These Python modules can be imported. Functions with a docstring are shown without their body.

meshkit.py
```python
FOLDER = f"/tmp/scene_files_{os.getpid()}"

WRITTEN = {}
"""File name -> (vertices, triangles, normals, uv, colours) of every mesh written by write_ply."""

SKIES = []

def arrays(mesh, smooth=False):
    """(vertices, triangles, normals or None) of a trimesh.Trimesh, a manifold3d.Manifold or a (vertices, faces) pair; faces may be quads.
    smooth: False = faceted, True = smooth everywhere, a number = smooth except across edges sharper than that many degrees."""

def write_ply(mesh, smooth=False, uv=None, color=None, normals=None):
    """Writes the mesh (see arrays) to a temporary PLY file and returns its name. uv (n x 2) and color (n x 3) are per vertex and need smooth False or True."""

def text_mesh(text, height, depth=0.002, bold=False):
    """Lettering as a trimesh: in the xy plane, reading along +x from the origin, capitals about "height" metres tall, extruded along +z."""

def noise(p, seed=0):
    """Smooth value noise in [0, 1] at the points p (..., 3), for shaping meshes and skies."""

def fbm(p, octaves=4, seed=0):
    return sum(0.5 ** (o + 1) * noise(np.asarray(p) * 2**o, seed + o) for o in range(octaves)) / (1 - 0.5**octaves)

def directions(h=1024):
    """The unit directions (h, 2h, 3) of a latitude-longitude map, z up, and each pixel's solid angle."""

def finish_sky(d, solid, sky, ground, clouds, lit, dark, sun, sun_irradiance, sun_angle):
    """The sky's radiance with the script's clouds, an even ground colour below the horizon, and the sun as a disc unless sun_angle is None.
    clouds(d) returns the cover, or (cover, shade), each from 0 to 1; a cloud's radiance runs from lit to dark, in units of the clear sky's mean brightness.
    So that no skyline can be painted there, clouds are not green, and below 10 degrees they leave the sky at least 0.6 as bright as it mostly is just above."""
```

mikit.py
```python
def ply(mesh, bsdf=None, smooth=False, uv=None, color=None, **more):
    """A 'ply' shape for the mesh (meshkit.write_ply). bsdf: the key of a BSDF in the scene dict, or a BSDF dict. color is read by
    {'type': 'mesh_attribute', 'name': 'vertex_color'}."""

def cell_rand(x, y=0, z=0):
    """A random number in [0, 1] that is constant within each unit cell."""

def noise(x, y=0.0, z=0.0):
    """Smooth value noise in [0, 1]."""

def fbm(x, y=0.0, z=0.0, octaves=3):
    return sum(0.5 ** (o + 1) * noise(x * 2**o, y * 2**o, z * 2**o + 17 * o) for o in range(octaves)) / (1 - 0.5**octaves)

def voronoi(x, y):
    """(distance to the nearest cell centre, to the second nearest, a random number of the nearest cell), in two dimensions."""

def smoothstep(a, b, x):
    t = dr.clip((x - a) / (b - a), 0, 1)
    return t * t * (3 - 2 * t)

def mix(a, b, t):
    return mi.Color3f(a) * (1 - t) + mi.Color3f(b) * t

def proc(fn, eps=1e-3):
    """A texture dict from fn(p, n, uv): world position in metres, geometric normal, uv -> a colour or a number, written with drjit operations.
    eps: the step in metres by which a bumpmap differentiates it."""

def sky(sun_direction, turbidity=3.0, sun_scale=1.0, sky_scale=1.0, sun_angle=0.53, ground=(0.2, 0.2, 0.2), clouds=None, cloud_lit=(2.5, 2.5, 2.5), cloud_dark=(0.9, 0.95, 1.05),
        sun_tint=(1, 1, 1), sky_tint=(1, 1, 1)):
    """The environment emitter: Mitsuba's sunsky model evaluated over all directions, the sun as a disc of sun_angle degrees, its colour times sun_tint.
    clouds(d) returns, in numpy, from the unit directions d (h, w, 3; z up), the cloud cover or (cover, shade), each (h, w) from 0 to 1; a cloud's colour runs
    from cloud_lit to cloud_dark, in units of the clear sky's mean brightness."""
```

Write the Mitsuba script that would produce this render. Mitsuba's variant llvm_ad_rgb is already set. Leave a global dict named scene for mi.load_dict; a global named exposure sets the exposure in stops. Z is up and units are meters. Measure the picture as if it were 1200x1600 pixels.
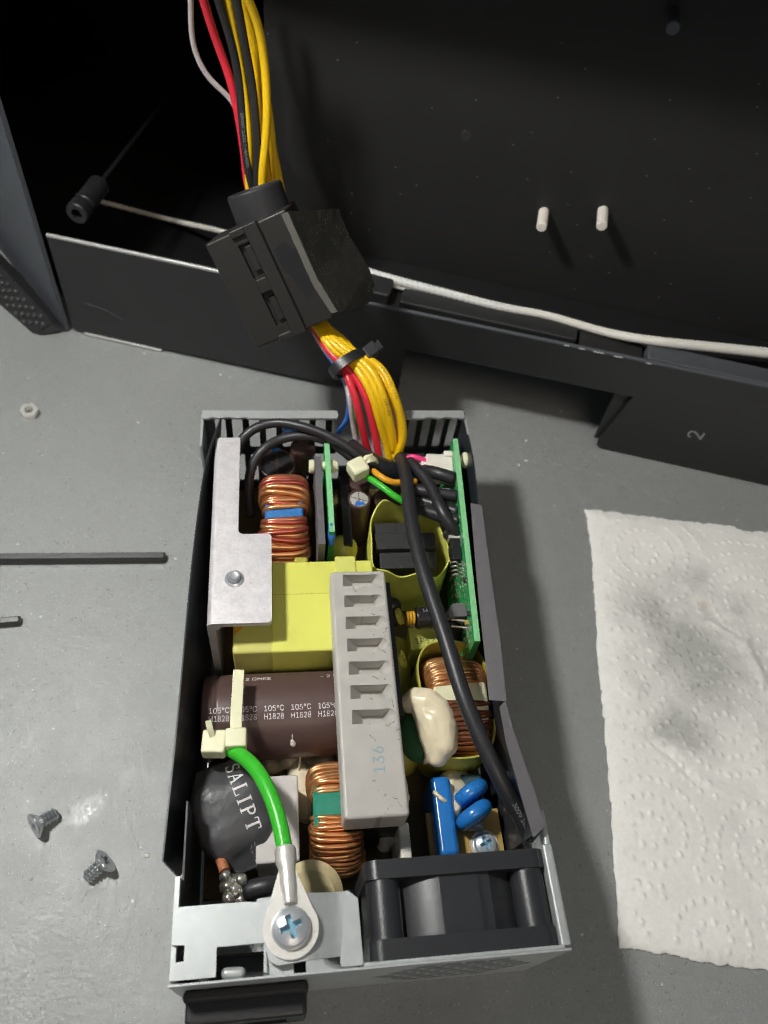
import math, random
import numpy as np, trimesh, mitsuba as mi, mikit, meshkit, manifold3d as m3
import drjit as dr
from shapely.geometry import Polygon, Point, LineString, box as sbox
from shapely import affinity, ops
from scipy.interpolate import CubicSpline

random.seed(7)
rng = np.random.default_rng(7)
T = mi.ScalarTransform4f
scene, labels = {}, {}
A = np.array

# ------------------------------------------------------------------ camera, lights, exposure (model is in millimetres, scene in metres)
RIGHT, DOWN, FWD, EYE = A([0.991438, -0.088224, 0.096265]), A([-0.016401, -0.815522, -0.578493]), A([0.129544, 0.571961, -0.809987]), A([-17.303, -15.379, 220.613])
cam_m = np.eye(4)
cam_m[:3, 0], cam_m[:3, 1], cam_m[:3, 2], cam_m[:3, 3] = -RIGHT, -DOWN, FWD, EYE * 1e-3
scene['camera'] = {'type': 'thinlens', 'to_world': T(cam_m), 'fov': 2 * math.degrees(math.atan(600 / 1224.1)), 'fov_axis': 'x',
                   'aperture_radius': 0.0008, 'focus_distance': 0.196, 'near_clip': 0.005, 'far_clip': 20.0}
exposure = 0.0
LAMP = A([-158., 128., 330.])
LAMP_R, LAMP_POWER = 19.0, 315.0
ROOM = (0.128, 0.142, 0.146)
scene['room_glow'] = {'type': 'constant', 'radiance': {'type': 'rgb', 'value': list(ROOM)}}

# ------------------------------------------------------------------ helpers
def put(key, mesh, mat, smooth=False, label=None, cat=None, group=None, kind=None, color=None, emit=None, flip=False):
    if hasattr(mesh, 'to_mesh'):
        mm = mesh.to_mesh(); mesh = trimesh.Trimesh(A(mm.vert_properties)[:, :3], A(mm.tri_verts), process=False)
    mesh = trimesh.Trimesh(A(mesh.vertices, float) * 1e-3, mesh.faces, process=False)
    base, n = key, 1
    while key in scene:
        key = '%s_%03d' % (base, n); n += 1
    more = {} if emit is None else {'emitter': {'type': 'area', 'radiance': {'type': 'rgb', 'value': emit}}}
    scene[key] = mikit.ply(mesh, mat, smooth=smooth, color=color, **more)
    note(key, label, cat, group, kind)
    return key
def note(key, label=None, cat=None, group=None, kind=None):
    d = {k: v for k, v in dict(label=label, category=cat, group=group, kind=kind).items() if v}
    if d: labels.setdefault(key, {}).update(d)
cc = trimesh.util.concatenate
def man(mesh):
    if hasattr(mesh, 'to_mesh'): return mesh
    return m3.Manifold(m3.Mesh(A(mesh.vertices, np.float32), A(mesh.faces, np.uint32)))
def tri(m):
    mm = m.to_mesh(); return trimesh.Trimesh(A(mm.vert_properties)[:, :3], A(mm.tri_verts), process=False)
def box(x0, x1, y0, y1, z0, z1):
    m = trimesh.creation.box((x1 - x0, y1 - y0, z1 - z0)); m.apply_translation(((x0 + x1) / 2, (y0 + y1) / 2, (z0 + z1) / 2)); return m
def rbox(x0, x1, y0, y1, z0, z1, r=.6, seg=12):
    s = m3.Manifold.sphere(r, seg)
    return tri(m3.Manifold.batch_hull([s.translate([x, y, z]) for x in (x0 + r, x1 - r) for y in (y0 + r, y1 - r) for z in (z0 + r, z1 - r)]))
def hull(spheres, seg=16):
    return tri(m3.Manifold.batch_hull([m3.Manifold.sphere(r, seg).translate([float(x), float(y), float(z)]) for x, y, z, r in spheres]))
def prism(poly, z0, z1):
    if not hasattr(poly, 'area'): poly = Polygon(poly)
    gs = getattr(poly, 'geoms', [poly])
    ms = [trimesh.creation.extrude_polygon(g, z1 - z0, engine='earcut') for g in gs]
    for m in ms: m.apply_translation((0, 0, z0))
    return cc(ms)
def frame(mesh, o, x, y, z):
    M = np.eye(4); M[:3, 0], M[:3, 1], M[:3, 2], M[:3, 3] = x, y, z, o
    m = mesh.copy(); m.apply_transform(M); return m
def unit(v): v = A(v, float); return v / np.linalg.norm(v)
def rot(mesh, axis, deg, about=(0, 0, 0)):
    m = mesh.copy(); m.apply_transform(trimesh.transformations.rotation_matrix(math.radians(deg), axis, about)); return m
def move(mesh, x, y, z): m = mesh.copy(); m.apply_translation((x, y, z)); return m
def spline(pts, step=1.2, closed=False):
    p = A(pts, float)
    if closed: p = np.vstack([p, p[:1]])
    t = np.r_[0, np.cumsum(np.linalg.norm(np.diff(p, axis=0), axis=1))]
    cs = CubicSpline(t, p, bc_type='periodic' if closed else 'natural')
    n = max(4, int(t[-1] / step))
    return cs(np.linspace(0, t[-1], n + 1)[:-1] if closed else np.linspace(0, t[-1], n + 1))
def sweep(p, r, sides=10, closed=False, flat=None):
    p = A(p, float); n = len(p)
    t = (np.roll(p, -1, 0) - np.roll(p, 1, 0)) if closed else np.gradient(p, axis=0)
    t /= np.linalg.norm(t, axis=1, keepdims=True) + 1e-12
    a = np.zeros_like(p); ref = A([0, 0, 1.]) if abs(t[0, 2]) < .9 else A([1., 0, 0])
    a[0] = unit(np.cross(t[0], ref))
    for i in range(1, n):
        v = a[i - 1] - t[i] * (a[i - 1] @ t[i]); a[i] = unit(v)
    b = np.cross(t, a); ang = np.arange(sides) * 2 * np.pi / sides
    rr = np.broadcast_to(r, (n,))[:, None, None]; k = 1 if flat is None else flat
    v = p[:, None] + rr * (np.cos(ang)[None, :, None] * a[:, None] + k * np.sin(ang)[None, :, None] * b[:, None])
    i, j = np.meshgrid(np.arange(n if closed else n - 1), np.arange(sides), indexing='ij'); i2 = (i + 1) % n
    f = np.stack([i * sides + j, i * sides + (j + 1) % sides, i2 * sides + (j + 1) % sides, i2 * sides + j], -1).reshape(-1, 4)
    f = np.vstack([f[:, [0, 1, 2]], f[:, [0, 2, 3]]]); v = v.reshape(-1, 3)
    if not closed:
        v = np.vstack([v, p[0], p[-1]]); k = np.arange(sides); e = (n - 1) * sides
        f = np.vstack([f, np.stack([(k + 1) % sides, k, k * 0 + n * sides], 1), np.stack([e + k, e + (k + 1) % sides, k * 0 + n * sides + 1], 1)])
    return trimesh.Trimesh(v, f, process=False)
def wire(pts, r, sides=12, step=1.2): return sweep(spline(pts, step), r, sides)
def cyl(p0, p1, r, sides=32, bev=.3):
    p0, p1 = A(p0, float), A(p1, float); h = np.linalg.norm(p1 - p0)
    m = lathe([(0, 0), (r - bev, 0), (r, bev), (r, h - bev), (r - bev, h), (0, h)], sides)
    return orient(m, p0, p1 - p0)
def lathe(prof, sides=32):
    m = trimesh.creation.revolve(A(prof, float), sections=sides)
    if m.volume < 0: m.invert()
    return m
def orient(m, o, d):
    d = unit(d); x = unit(np.cross(d, A([0, 0, 1.]) if abs(d[2]) < .9 else A([1., 0, 0]))); return frame(m, o, x, np.cross(d, x), d)
def bumpy(mesh, amp, freq, seed=0, refine=None):
    m = mesh.copy()
    if refine: m = tri(man(m).refine_to_length(refine))
    m.merge_vertices(); v = A(m.vertices); n = A(m.vertex_normals)
    m.vertices = v + n * ((meshkit.fbm(v * freq, 3, seed) - .5) * 2 * amp)[:, None]; return m
def text(s, h, depth=.06, bold=False, width=None):
    m = meshkit.text_mesh(s, h, depth, bold)
    if width: m.apply_scale((width / m.extents[0], 1, 1))
    return m
def sheet(line, thick, z0, z1, n=1):
    """A thin upright sheet along a plan line; z0, z1 numbers or lists per point."""
    p = A(line, float); t = np.gradient(p, axis=0); nn = np.c_[-t[:, 1], t[:, 0]]; nn /= np.linalg.norm(nn, axis=1)[:, None]
    q = p + nn * thick; k = len(p); z0, z1 = np.broadcast_to(z0, (k,)), np.broadcast_to(z1, (k,))
    v = np.vstack([np.c_[p, z0], np.c_[p, z1], np.c_[q, z1], np.c_[q, z0]]); f = []
    for i in range(k - 1):
        for a in range(4):
            b = (a + 1) % 4; f += [[a * k + i, b * k + i, b * k + i + 1], [a * k + i, b * k + i + 1, a * k + i + 1]]
    f += [[0, 3 * k, 2 * k], [0, 2 * k, k], [k - 1, 2 * k - 1, 3 * k - 1], [k - 1, 3 * k - 1, 4 * k - 1]]
    m = trimesh.Trimesh(v, f, process=False); m.fix_normals(); return m

# ------------------------------------------------------------------ materials
def pr(name, col, rough=.5, spec=.5, metal=0., **k):
    c = col if isinstance(col, dict) else {'type': 'rgb', 'value': list(col)}
    scene[name] = {'type': 'twosided', 'bsdf': {'type': 'principled', 'base_color': c, 'roughness': rough, 'specular': spec, 'metallic': metal, **k}}
def bump(name, fn, scale=1., eps=2e-4):
    d = scene[name]['bsdf']; scene[name] = {'type': 'twosided', 'bsdf': {'type': 'bumpmap', 'arbitrary': mikit.proc(fn, eps), 'scale': scale, 'bsdf': d}}
N, F, SS = mikit.noise, mikit.fbm, mikit.smoothstep
def table_col(p, n, uv):
    x, y = p.x * 1000, p.y * 1000
    v = F(x * .012, y * .012, 3.) * .10 + F(x * .35, y * .35, 0.) * .07 + N(x * 2.6, y * 2.6, 5.) * .10 + N(x * 5.5, y * 5.5, 8.) * .08
    base = mi.Color3f(.238, .25, .246) * (.83 + v)
    d1, d2, r = mikit.voronoi(x * .11, y * .11)
    speck = dr.select((d1 < .012 + .04 * dr.maximum(r - .85, 0.) / .15) & (r > .82), .8, 0.)
    glint = SS(.90, .95, N(x * 3.1, y * 3.1, 12.)) * .35
    dark = SS(.90, .96, N(x * 1.6 + 5, y * 1.6, 14.)) * .3
    rad = dr.sqrt(dr.square(x + 96.) + dr.square(y - 128.))
    sc = dr.exp(-dr.square((rad - 62.) / .16)) * SS(-55., -48., x) * (1 - SS(-40., -36., x)) * .25 * SS(145., 150., y)
    rad2 = dr.sqrt(dr.square(x - 60.) + dr.square(y - 60.))
    sc = dr.maximum(sc, dr.exp(-dr.square((rad2 - 104.) / .5)) * SS(.4, .9, N(x * .5, y * .5)) * .14 * SS(60., 80., x))
    return mikit.mix(base * (1 - dark), mi.Color3f(.62, .62, .6), dr.maximum(dr.maximum(speck * .7, glint), sc))
def table_bump(p, n, uv):
    x, y = p.x * 1000, p.y * 1000
    return (N(x * 1.7, y * 1.7) * .7 + N(x * 4., y * 4., 2.) * .45 + F(x * .2, y * .2, 4.) * .5) * 1.15e-4
def table_rough(p, n, uv):
    x, y = p.x * 1000, p.y * 1000
    a, b = (x + 70.) * .80 + (y - 45.5) * .60, (y - 45.5) * .80 - (x + 70.) * .60
    d = dr.sqrt(dr.square(a * .62) + dr.square(b * 1.15))
    d2 = dr.sqrt(dr.square(x + 93.) + dr.square((y - 12.) * .6))
    m = .55 + .9 * (N(x * 1.9, y * 1.9, 3.) - .5) + .5 * (F(x * .6, y * .6) - .5)
    smudge = dr.maximum((1 - SS(1.2, 4.6, d)) * m, (1 - SS(3., 6., d2 + 2.5 * F(x * .5, y * .5))) * .5)  # smoother patches set where the lamp mirrors, to give its glare spots
    return .48 + .10 * F(x * .15, y * .15, 9.) - .24 * dr.clip(smudge, 0, 1)
pr('m_table', mikit.proc(table_col), mikit.proc(table_rough), 1.0); bump('m_table', table_bump)
def towel_col(p, n, uv):
    x, y = p.x * 1000, p.y * 1000
    w = F(x * .09 + 2, y * .09, 1.) - .5
    a = dr.exp(-(dr.square((x - 114 + 26 * w) / 20) + dr.square((y - 84 + 26 * w) / 24)))
    b = dr.exp(-(dr.square((x - 101 + 9 * w) / 7) + dr.square((y - 57 + 12 * w + (x - 101) * .6) / 7)))
    c_ = dr.exp(-(dr.square((x - 100 + 12 * w) / 9) + dr.square((y - 97 + 12 * w) / 9)))
    gr = .75 + .5 * F(x * .35, y * .35, 3.)
    st = dr.clip((a * .72 + b * .56 + c_ * .26) * gr * (.86 + .28 * N(x * 1.1, y * 1.1, 7.)) - .06, 0, .6)
    st = st + .22 * SS(.80, .90, N(x * .75 + 4, y * .75, 2.)) * a
    fib = .94 + .08 * N(x * 1.6, y * 1.6) + .05 * N(x * 5., y * 5., 3.)
    tan = dr.exp(-(dr.square((x - 121.5) / 1.4) + dr.square((y - 99) / 1.6))) * .4
    c = mikit.mix(mi.Color3f(.84, .835, .80), mi.Color3f(.25, .26, .245), st)
    return mikit.mix(c, mi.Color3f(.45, .3, .18), tan) * fib
pr('m_towel', mikit.proc(towel_col), .95, .1)
def fine(k, s):
    def fn(p, n, uv): return (N(p.x * 1000 * k, p.y * 1000 * k, p.z * 1000 * k) + .5 * N(p.x * 2300 * k, p.y * 2300 * k, p.z * 2300 * k)) * s
    return fn
pr('m_case', (.021, .022, .023), .46, .42); bump('m_case', fine(3.2, 4e-5), eps=1e-4)
def dusty_col(p, n, uv):
    x, y, z = p.x * 1000, p.y * 1000, p.z * 1000
    d1, d2, r = mikit.voronoi(x * .16 + y * .05, z * .16 + y * .05)
    sp = dr.select((d1 < .035) & (r > .88), 1., 0.)
    return mikit.mix(mi.Color3f(.0195, .0195, .020) * (.85 + .3 * F(x * .05, y * .05, z * .05)), mi.Color3f(.16, .16, .155), sp)
pr('m_case_in', mikit.proc(dusty_col), .6, .32); bump('m_case_in', fine(3.1, 4e-5), eps=1e-4)
pr('m_case_grey', (.066, .073, .085), .45, .5); bump('m_case_grey', fine(3.3, 4e-5), eps=1e-4)
pr('m_rubber', (.02, .02, .021), .42, .55)
pr('m_black', (.015, .015, .0165), .36, .5)
pr('m_grip', (.04, .04, .04), .26, .8)
pr('m_black_soft', (.022, .022, .024), .55, .45)
pr('m_fan', (.019, .020, .023), .36, .6); bump('m_fan', fine(3.4, 1.6e-5), eps=1e-4)
pr('m_ferrite_shell', (.018, .017, .0155), .46, .5); bump('m_ferrite_shell', fine(3.3, 2e-5), eps=1e-4)
pr('m_core', (.03, .03, .031), .5, .5); bump('m_core', fine(1.6, 1.4e-4), eps=1e-4)
pr('m_film', (.02, .022, .027), .33, .5)
pr('m_film_grey', (.115, .108, .117), .52, .5); bump('m_film_grey', fine(3.8, 3e-5), eps=1e-4)
def steel_col(p, n, uv): return mi.Color3f(.47, .495, .495) * (.9 + .2 * F(p.x * 60, p.y * 60, p.z * 60) + .05 * N(p.x * 900, p.y * 900, p.z * 900))
pr('m_steel', mikit.proc(steel_col), .42, .5, .45)
def alu_col(p, n, uv):
    x, y, z = p.x * 1000, p.y * 1000, p.z * 1000
    m = F(x * .5, y * .5, z * .5) * .22 + N(x * 2.4, y * 2.4, z * 2.4) * .12
    sp = SS(.84, .92, N(x * 2.1 + 9, y * 2.1, z) * .6 + N(x * .9, y * .9, z) * .4) * .12
    return mi.Color3f(.64, .62, .635) * (.80 + m - sp)
pr('m_alu', mikit.proc(alu_col), .5, .5, .35)
pr('m_bright', (.80, .79, .74), .28, .6, .62)
pr('m_screw', (.60, .63, .66), .30, .7, .65)
pr('m_screw_dark', (.60, .62, .64), .22, .7, .92)
pr('m_recess', (.20, .42, .55), .35, .6, .4)
pr('m_edge_pale', (.42, .42, .41), .38, .6, .3)
pr('m_deep_shade', (.008, .008, .0085), .7, .15)  # near black, stands for the shade deep inside the case
pr('m_zinc', (.66, .76, .84), .3, .6, .6)
pr('m_solder', (.85, .82, .74), .26, .7, .92)
pr('m_tin', (.72, .70, .65), .36, .6, .5)
scene['m_copper'] = {'type': 'twosided', 'bsdf': {'type': 'principled', 'base_color': {'type': 'mesh_attribute', 'name': 'vertex_color'}, 'roughness': .28, 'metallic': .8, 'specular': .5, 'clearcoat': .6, 'clearcoat_gloss': .9}}
def comb_col(p, n, uv):
    x, y, z = p.x * 1000, p.y * 1000, p.z * 1000
    wx = x + 1.5 * F(x * .5, y * .5, 2.)
    sc = SS(.84, .92, N(wx * .7 + y * .35, y * 3.1 - wx * 1.1, 1.)) * SS(.54, .68, F(x * .3, y * .22, 5.)) * SS(-2., 7., x)
    return mikit.mix(mi.Color3f(.43, .415, .385) * (.93 + .1 * F(x * .3, y * .3, z * .3)), mi.Color3f(.08, .08, .085), sc * .7)
pr('m_comb', mikit.proc(comb_col), .42, .5)
pr('m_floor_shade', (.0105, .0105, .011), .65, .25)  # darker copy of the case black, stands for shade on the floor panel
pr('m_tape', (.66, .67, .13), .3, .5, 0., clearcoat=.5, clearcoat_gloss=.9); bump('m_tape', lambda p, n, uv: (F(p.x * 180, p.y * 320, p.z * 200) + .25 * N(p.x * 900, p.y * 300, p.z * 300)) * 2.2e-4, eps=2e-4)
pr('m_tape_dull', (.56, .54, .15), .35, .5)
pr('m_tape_pale', (.62, .64, .16), .35, .5)
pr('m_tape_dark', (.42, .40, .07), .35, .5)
pr('m_kapton', (.60, .33, .03), .3, .5)
pr('m_cap', (.092, .055, .051), .36, .5)
pr('m_cap_small', (.075, .045, .04), .25, .55)
pr('m_print', (.72, .69, .70), .6, .3)
pr('m_print_dim', (.24, .24, .245), .6, .3)
pr('m_print_blue', (.24, .34, .39), .6, .3)
pr('m_ink', (.03, .03, .03), .6, .3)
pr('m_nylon', (.74, .73, .50), .38, .5, 0., )
pr('m_white', (.74, .70, .63), .42, .5)
pr('m_box_white', (.55, .52, .50), .5, .4)
pr('m_glue', (.74, .66, .47), .3, .5)
pr('m_disc_green', (.07, .20, .09), .35, .5)
pr('m_core_green', (.03, .24, .16), .3, .5)
pr('m_blue', (.015, .17, .52), .2, .6, 0., clearcoat=.7, clearcoat_gloss=.95)
pr('m_core_blue', (.02, .16, .45), .35, .5)
pr('m_disc_cream', (.60, .50, .28), .4, .5)
pr('m_shrink', (.060, .061, .067), .46, .7); bump('m_shrink', fine(1.2, 5e-5), eps=2e-4)
pr('m_tube', (.021, .021, .024), .42, .55)
pr('m_pcb', (.03, .30, .09), .3, .55); pr('m_pcb_edge', (.22, .55, .26), .5, .4)
pr('m_pcb_tan', (.40, .27, .075), .45, .4); pr('m_pcb_shaded', (.10, .07, .025), .5, .4)  # second one: tan board with the shade inside put into its colour
pr('m_teal', (.05, .10, .12), .3, .5)
def wcol(n, c): pr('m_wire_' + n, c, .33, .5)
wcol('brown', (.42, .16, .08)); wcol('yellow', (.80, .50, .008)); wcol('red', (.62, .025, .045)); wcol('black', (.02, .02, .022)); wcol('grey', (.40, .36, .36)); wcol('blue', (.03, .15, .55))
wcol('green', (.045, .48, .03)); wcol('orange', (.72, .33, .02)); wcol('pink', (.75, .05, .20)); wcol('white', (.76, .74, .66))
def braid_col(p, n, uv):
    x, y, z = p.x * 1000, p.y * 1000, p.z * 1000
    s = SS(.45, .6, dr.sin(x * 3.4 + y * .3) * .5 + .5) * SS(.3, .6, dr.sin((y + .3 * x) * 2.6 + z * 4) * .5 + .5) * (1 - SS(58., 72., x)) * SS(-10., 22., x)
    return mikit.mix(mi.Color3f(.74, .72, .66), mi.Color3f(.40, .50, .62), s * .8)
pr('m_braid', mikit.proc(braid_col), .5, .4)
def velvet_col(p, n, uv):
    x, y, z = p.x * 1000, p.y * 1000, p.z * 1000
    v = SS(.66, .82, N(x * 4., y * 4., z * 4.)) * .5 * SS(.3, .7, F(x * .25 + 4, y * .25, z * .25))
    return mikit.mix(mi.Color3f(.014, .014, .011), mi.Color3f(.12, .115, .09), v)
pr('m_velvet', mikit.proc(velvet_col), .9, .2); bump('m_velvet', fine(3.6, 1.2e-4), eps=1e-4)
pr('m_foam', (.135, .130, .118), .9, .2); bump('m_foam', fine(3.6, 1.5e-4), eps=1e-4)
pr('m_lamp', (.7, .7, .7), .5)

# ------------------------------------------------------------------ the lamps that light the place (outside the frame)
d = unit(A([20., 70., 0.]) - LAMP)
put('desk_lamp__bulb', orient(lathe([(0, 0), (LAMP_R, 0), (LAMP_R, .5), (0, .5)], 40), LAMP, d), 'm_lamp', emit=[LAMP_POWER, LAMP_POWER * .985, LAMP_POWER * .94])
put('desk_lamp__lamp_shade', orient(lathe([(LAMP_R + 2, 6), (LAMP_R + 2, 0), (LAMP_R + 1, -14), (8, -26), (0, -28)], 40), LAMP, d), 'm_case')
note('desk_lamp', 'desk lamp shining down from the left onto the opened power supply', 'lamp')
c = box(-450, 450, -300, 300, 0, 10); c.apply_translation((250, -1050, 1500))
put('ceiling_light', rot(c, (1, 0, 0), 25, (250, -1050, 1500)), 'm_lamp', emit=[3.1, 2.55, 2.1], label='warm ceiling light panel above and behind the viewer', cat='ceiling light')

# ------------------------------------------------------------------ the table
t = box(-700, 700, -420, 900, -25, 0)
put('table', t, 'm_table', kind='structure')
labels['table']['label'] = 'grey speckled table top with scratches and dust'
ID, IP, RZ = 34, 71.0, 161.0       # depth and left edge of the inner panel, height of the roof

# ------------------------------------------------------------------ computer case standing behind: bottom lip with two tabs, inner panel, side panel with rubber foot
CA = A([-98., 230., 0.]); CD = unit([.956, -.2925, 0]); CB = A([.2925, .956, 0.])     # corner, along the lip, into the case
def case(m): return frame(m, CA, CD, CB, A([0, 0, 1.]))                                 # local x along, y depth, z up
note('computer_case', 'open black computer case standing behind the power supply, standoffs on its inner panel', 'computer case')
lip = Polygon([(1, 44), (1, 1.2), (4, .6), (5.5, .2), (37, .2), (38, 1.6), (131, 3.0), (131.2, 28), (206, 29), (206, 29), (340, 31), (340, 46.5)]).union(
    Polygon([(213.6, 30), (209, 4), (209.2, 1.6), (211, .4), (340, .4), (340, 30)]))
lipm = rot(prism(lip, -1.2, 0), (1, 0, 0), 90)
put('computer_case__bottom_lip', case(lipm), 'm_case', label='black bottom lip of the case with a wide notch')
put('computer_case__bottom_lip__rolled_edge', case(wire([(1, .5, 43.8), (30, .5, 44.0), (64, .5, 44.2)], .75, 12, 6)), 'm_edge_pale', smooth=40, label='pale left run of the lip edge')  # left run of the edge is a paler grey than the right
put('computer_case__bottom_lip__rolled_edge', case(wire([(64, .5, 44.2), (126, .5, 44.6), (220, .5, 45.6), (340, .5, 46.6)], .7, 12, 6)), 'm_case_grey', smooth=40)
put('computer_case__bottom_lip__foot_edge', case(wire([(5.5, -.3, .7), (20, -.4, .75), (37, -.3, .7)], .6, 10, 3)), 'm_edge_pale', smooth=40)
g = np.random.default_rng(3)
put('computer_case__bottom_lip__scratch', case(wire([(9, -1.21, 17.5), (14, -1.21, 17.0), (24, -1.21, 13.5)], .1, 5, 3)), 'm_case_grey')
for a in (184, 189, 194, 201, 212): put('computer_case__bottom_lip__chip', case(wire([(a, -.2, 45.3), (a + g.uniform(1.5, 4), -.2, 45.4)], .3, 5, 1)), 'm_edge_pale')
put('computer_case__bottom_lip__tab_flange', case(move(rot(prism(Polygon([(207.4, 29.5), (207.6, 3), (209.5, 3), (214, 29.5)]), -.8, 0), (1, 0, 0), 90), 0, 2.2, 0)), 'm_case')
n2 = case(rot(text('2', 5.2, .12), (1, 0, 0), 90)); 
o = text('2', 5.6, .12); o = rot(rot(o, (0, 0, 1), 90), (1, 0, 0), 90); o = move(o, 243, -.1, 15.5)
put('computer_case__bottom_lip__number', case(o), 'm_print_dim', label='small scratched number 2 on the lip')
put('computer_case__floor_panel', case(box(66, 340, 2, 35, 37, 38.5)), 'm_floor_shade')
put('computer_case__bay_floor', case(prism([(2, 2), (64, 2), (64, 150), (-130, 150)], .3, 1.5)), 'm_deep_shade', label='floor of the left bay, darkened to stand for shade')
put('computer_case__bay_wall', case(box(64.2, 65.6, 2, 150, .3, 40)), 'm_deep_shade')
put('computer_case__inner_panel', case(box(IP, 340, ID, ID + 2, 38.7, 170)), 'm_case_in', label='black inner panel with rods')
put('computer_case__back_panel', case(cc([box(-135, 66, 150, 152, .3, 190), box(66, 340, 150, 152, 36, 190)])), 'm_deep_shade')  # shade put into its colour; right part raised to let light under
put('computer_case__roof_panel', case(prism([(-2, 0), (340, 0), (340, 150), (-133, 150)], RZ, RZ + 2)), 'm_case_in')
put('computer_case__right_panel', case(box(340.5, 342, 0, 150, 30, 190)), 'm_case')
# rails on the floor behind the lip
put('computer_case__floor_rail', case(rbox(107, 122, 8, 19, 38.6, 43.5, .8)), 'm_case')
put('computer_case__floor_rail', case(rbox(126, 189, 8, 16, 38.6, 42, .8)), 'm_case')
put('computer_case__floor_rail', case(box(190, 212, 6, 15, 38.6, 41)), 'm_case_in')
put('computer_case__floor_rail', case(rbox(213, 330, 4, 12, 38.6, 44.2, .8)), 'm_case_grey', label='grey raised rail behind the lip')
def rod(s, z, y0, ln, r, mat, label=None):
    m = case(cyl((s, y0, z), (s, y0 - ln, z), r, 24, .35)); return put('computer_case__standoff', m, mat, smooth=35, label=label)
for (s, z) in ((167.4, 70.6), (186.0, 75.4)):
    k = rod(s, z, ID, 9.7, 1.75, 'm_white', 'short white standoff rod on the inner panel')
k = rod(185.7, 134.6, ID, 9, 1.9, 'm_case_grey')
hs, hz, hy = 11.5, 51.5, 10
hexp = prism([(2.1 * math.cos(a), 2.1 * math.sin(a)) for a in np.arange(6) * math.pi / 3], 0, 9)
hexs = man(cyl((hs, hy, hz), (hs, hy - 5, hz), 4.0, 32, .5)) - man(move(rot(hexp, (1, 0, 0), 90), hs, hy - 2.0, hz))
k = put('computer_case__standoff', case(cc([cyl((hs, 24, hz), (hs, hy + .8, hz), 3.7, 32, .4), cyl((hs, hy + 1.2, hz), (hs, hy - .5, hz), 3.0, 32, .2)])), 'm_black', smooth=35, label='black standoff with a socket screw in its end')
put('computer_case__standoff_post', case(cyl((hs, 150, hz), (hs, 24.2, hz), .9, 20, .1)), 'm_deep_shade', smooth=35)
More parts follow.
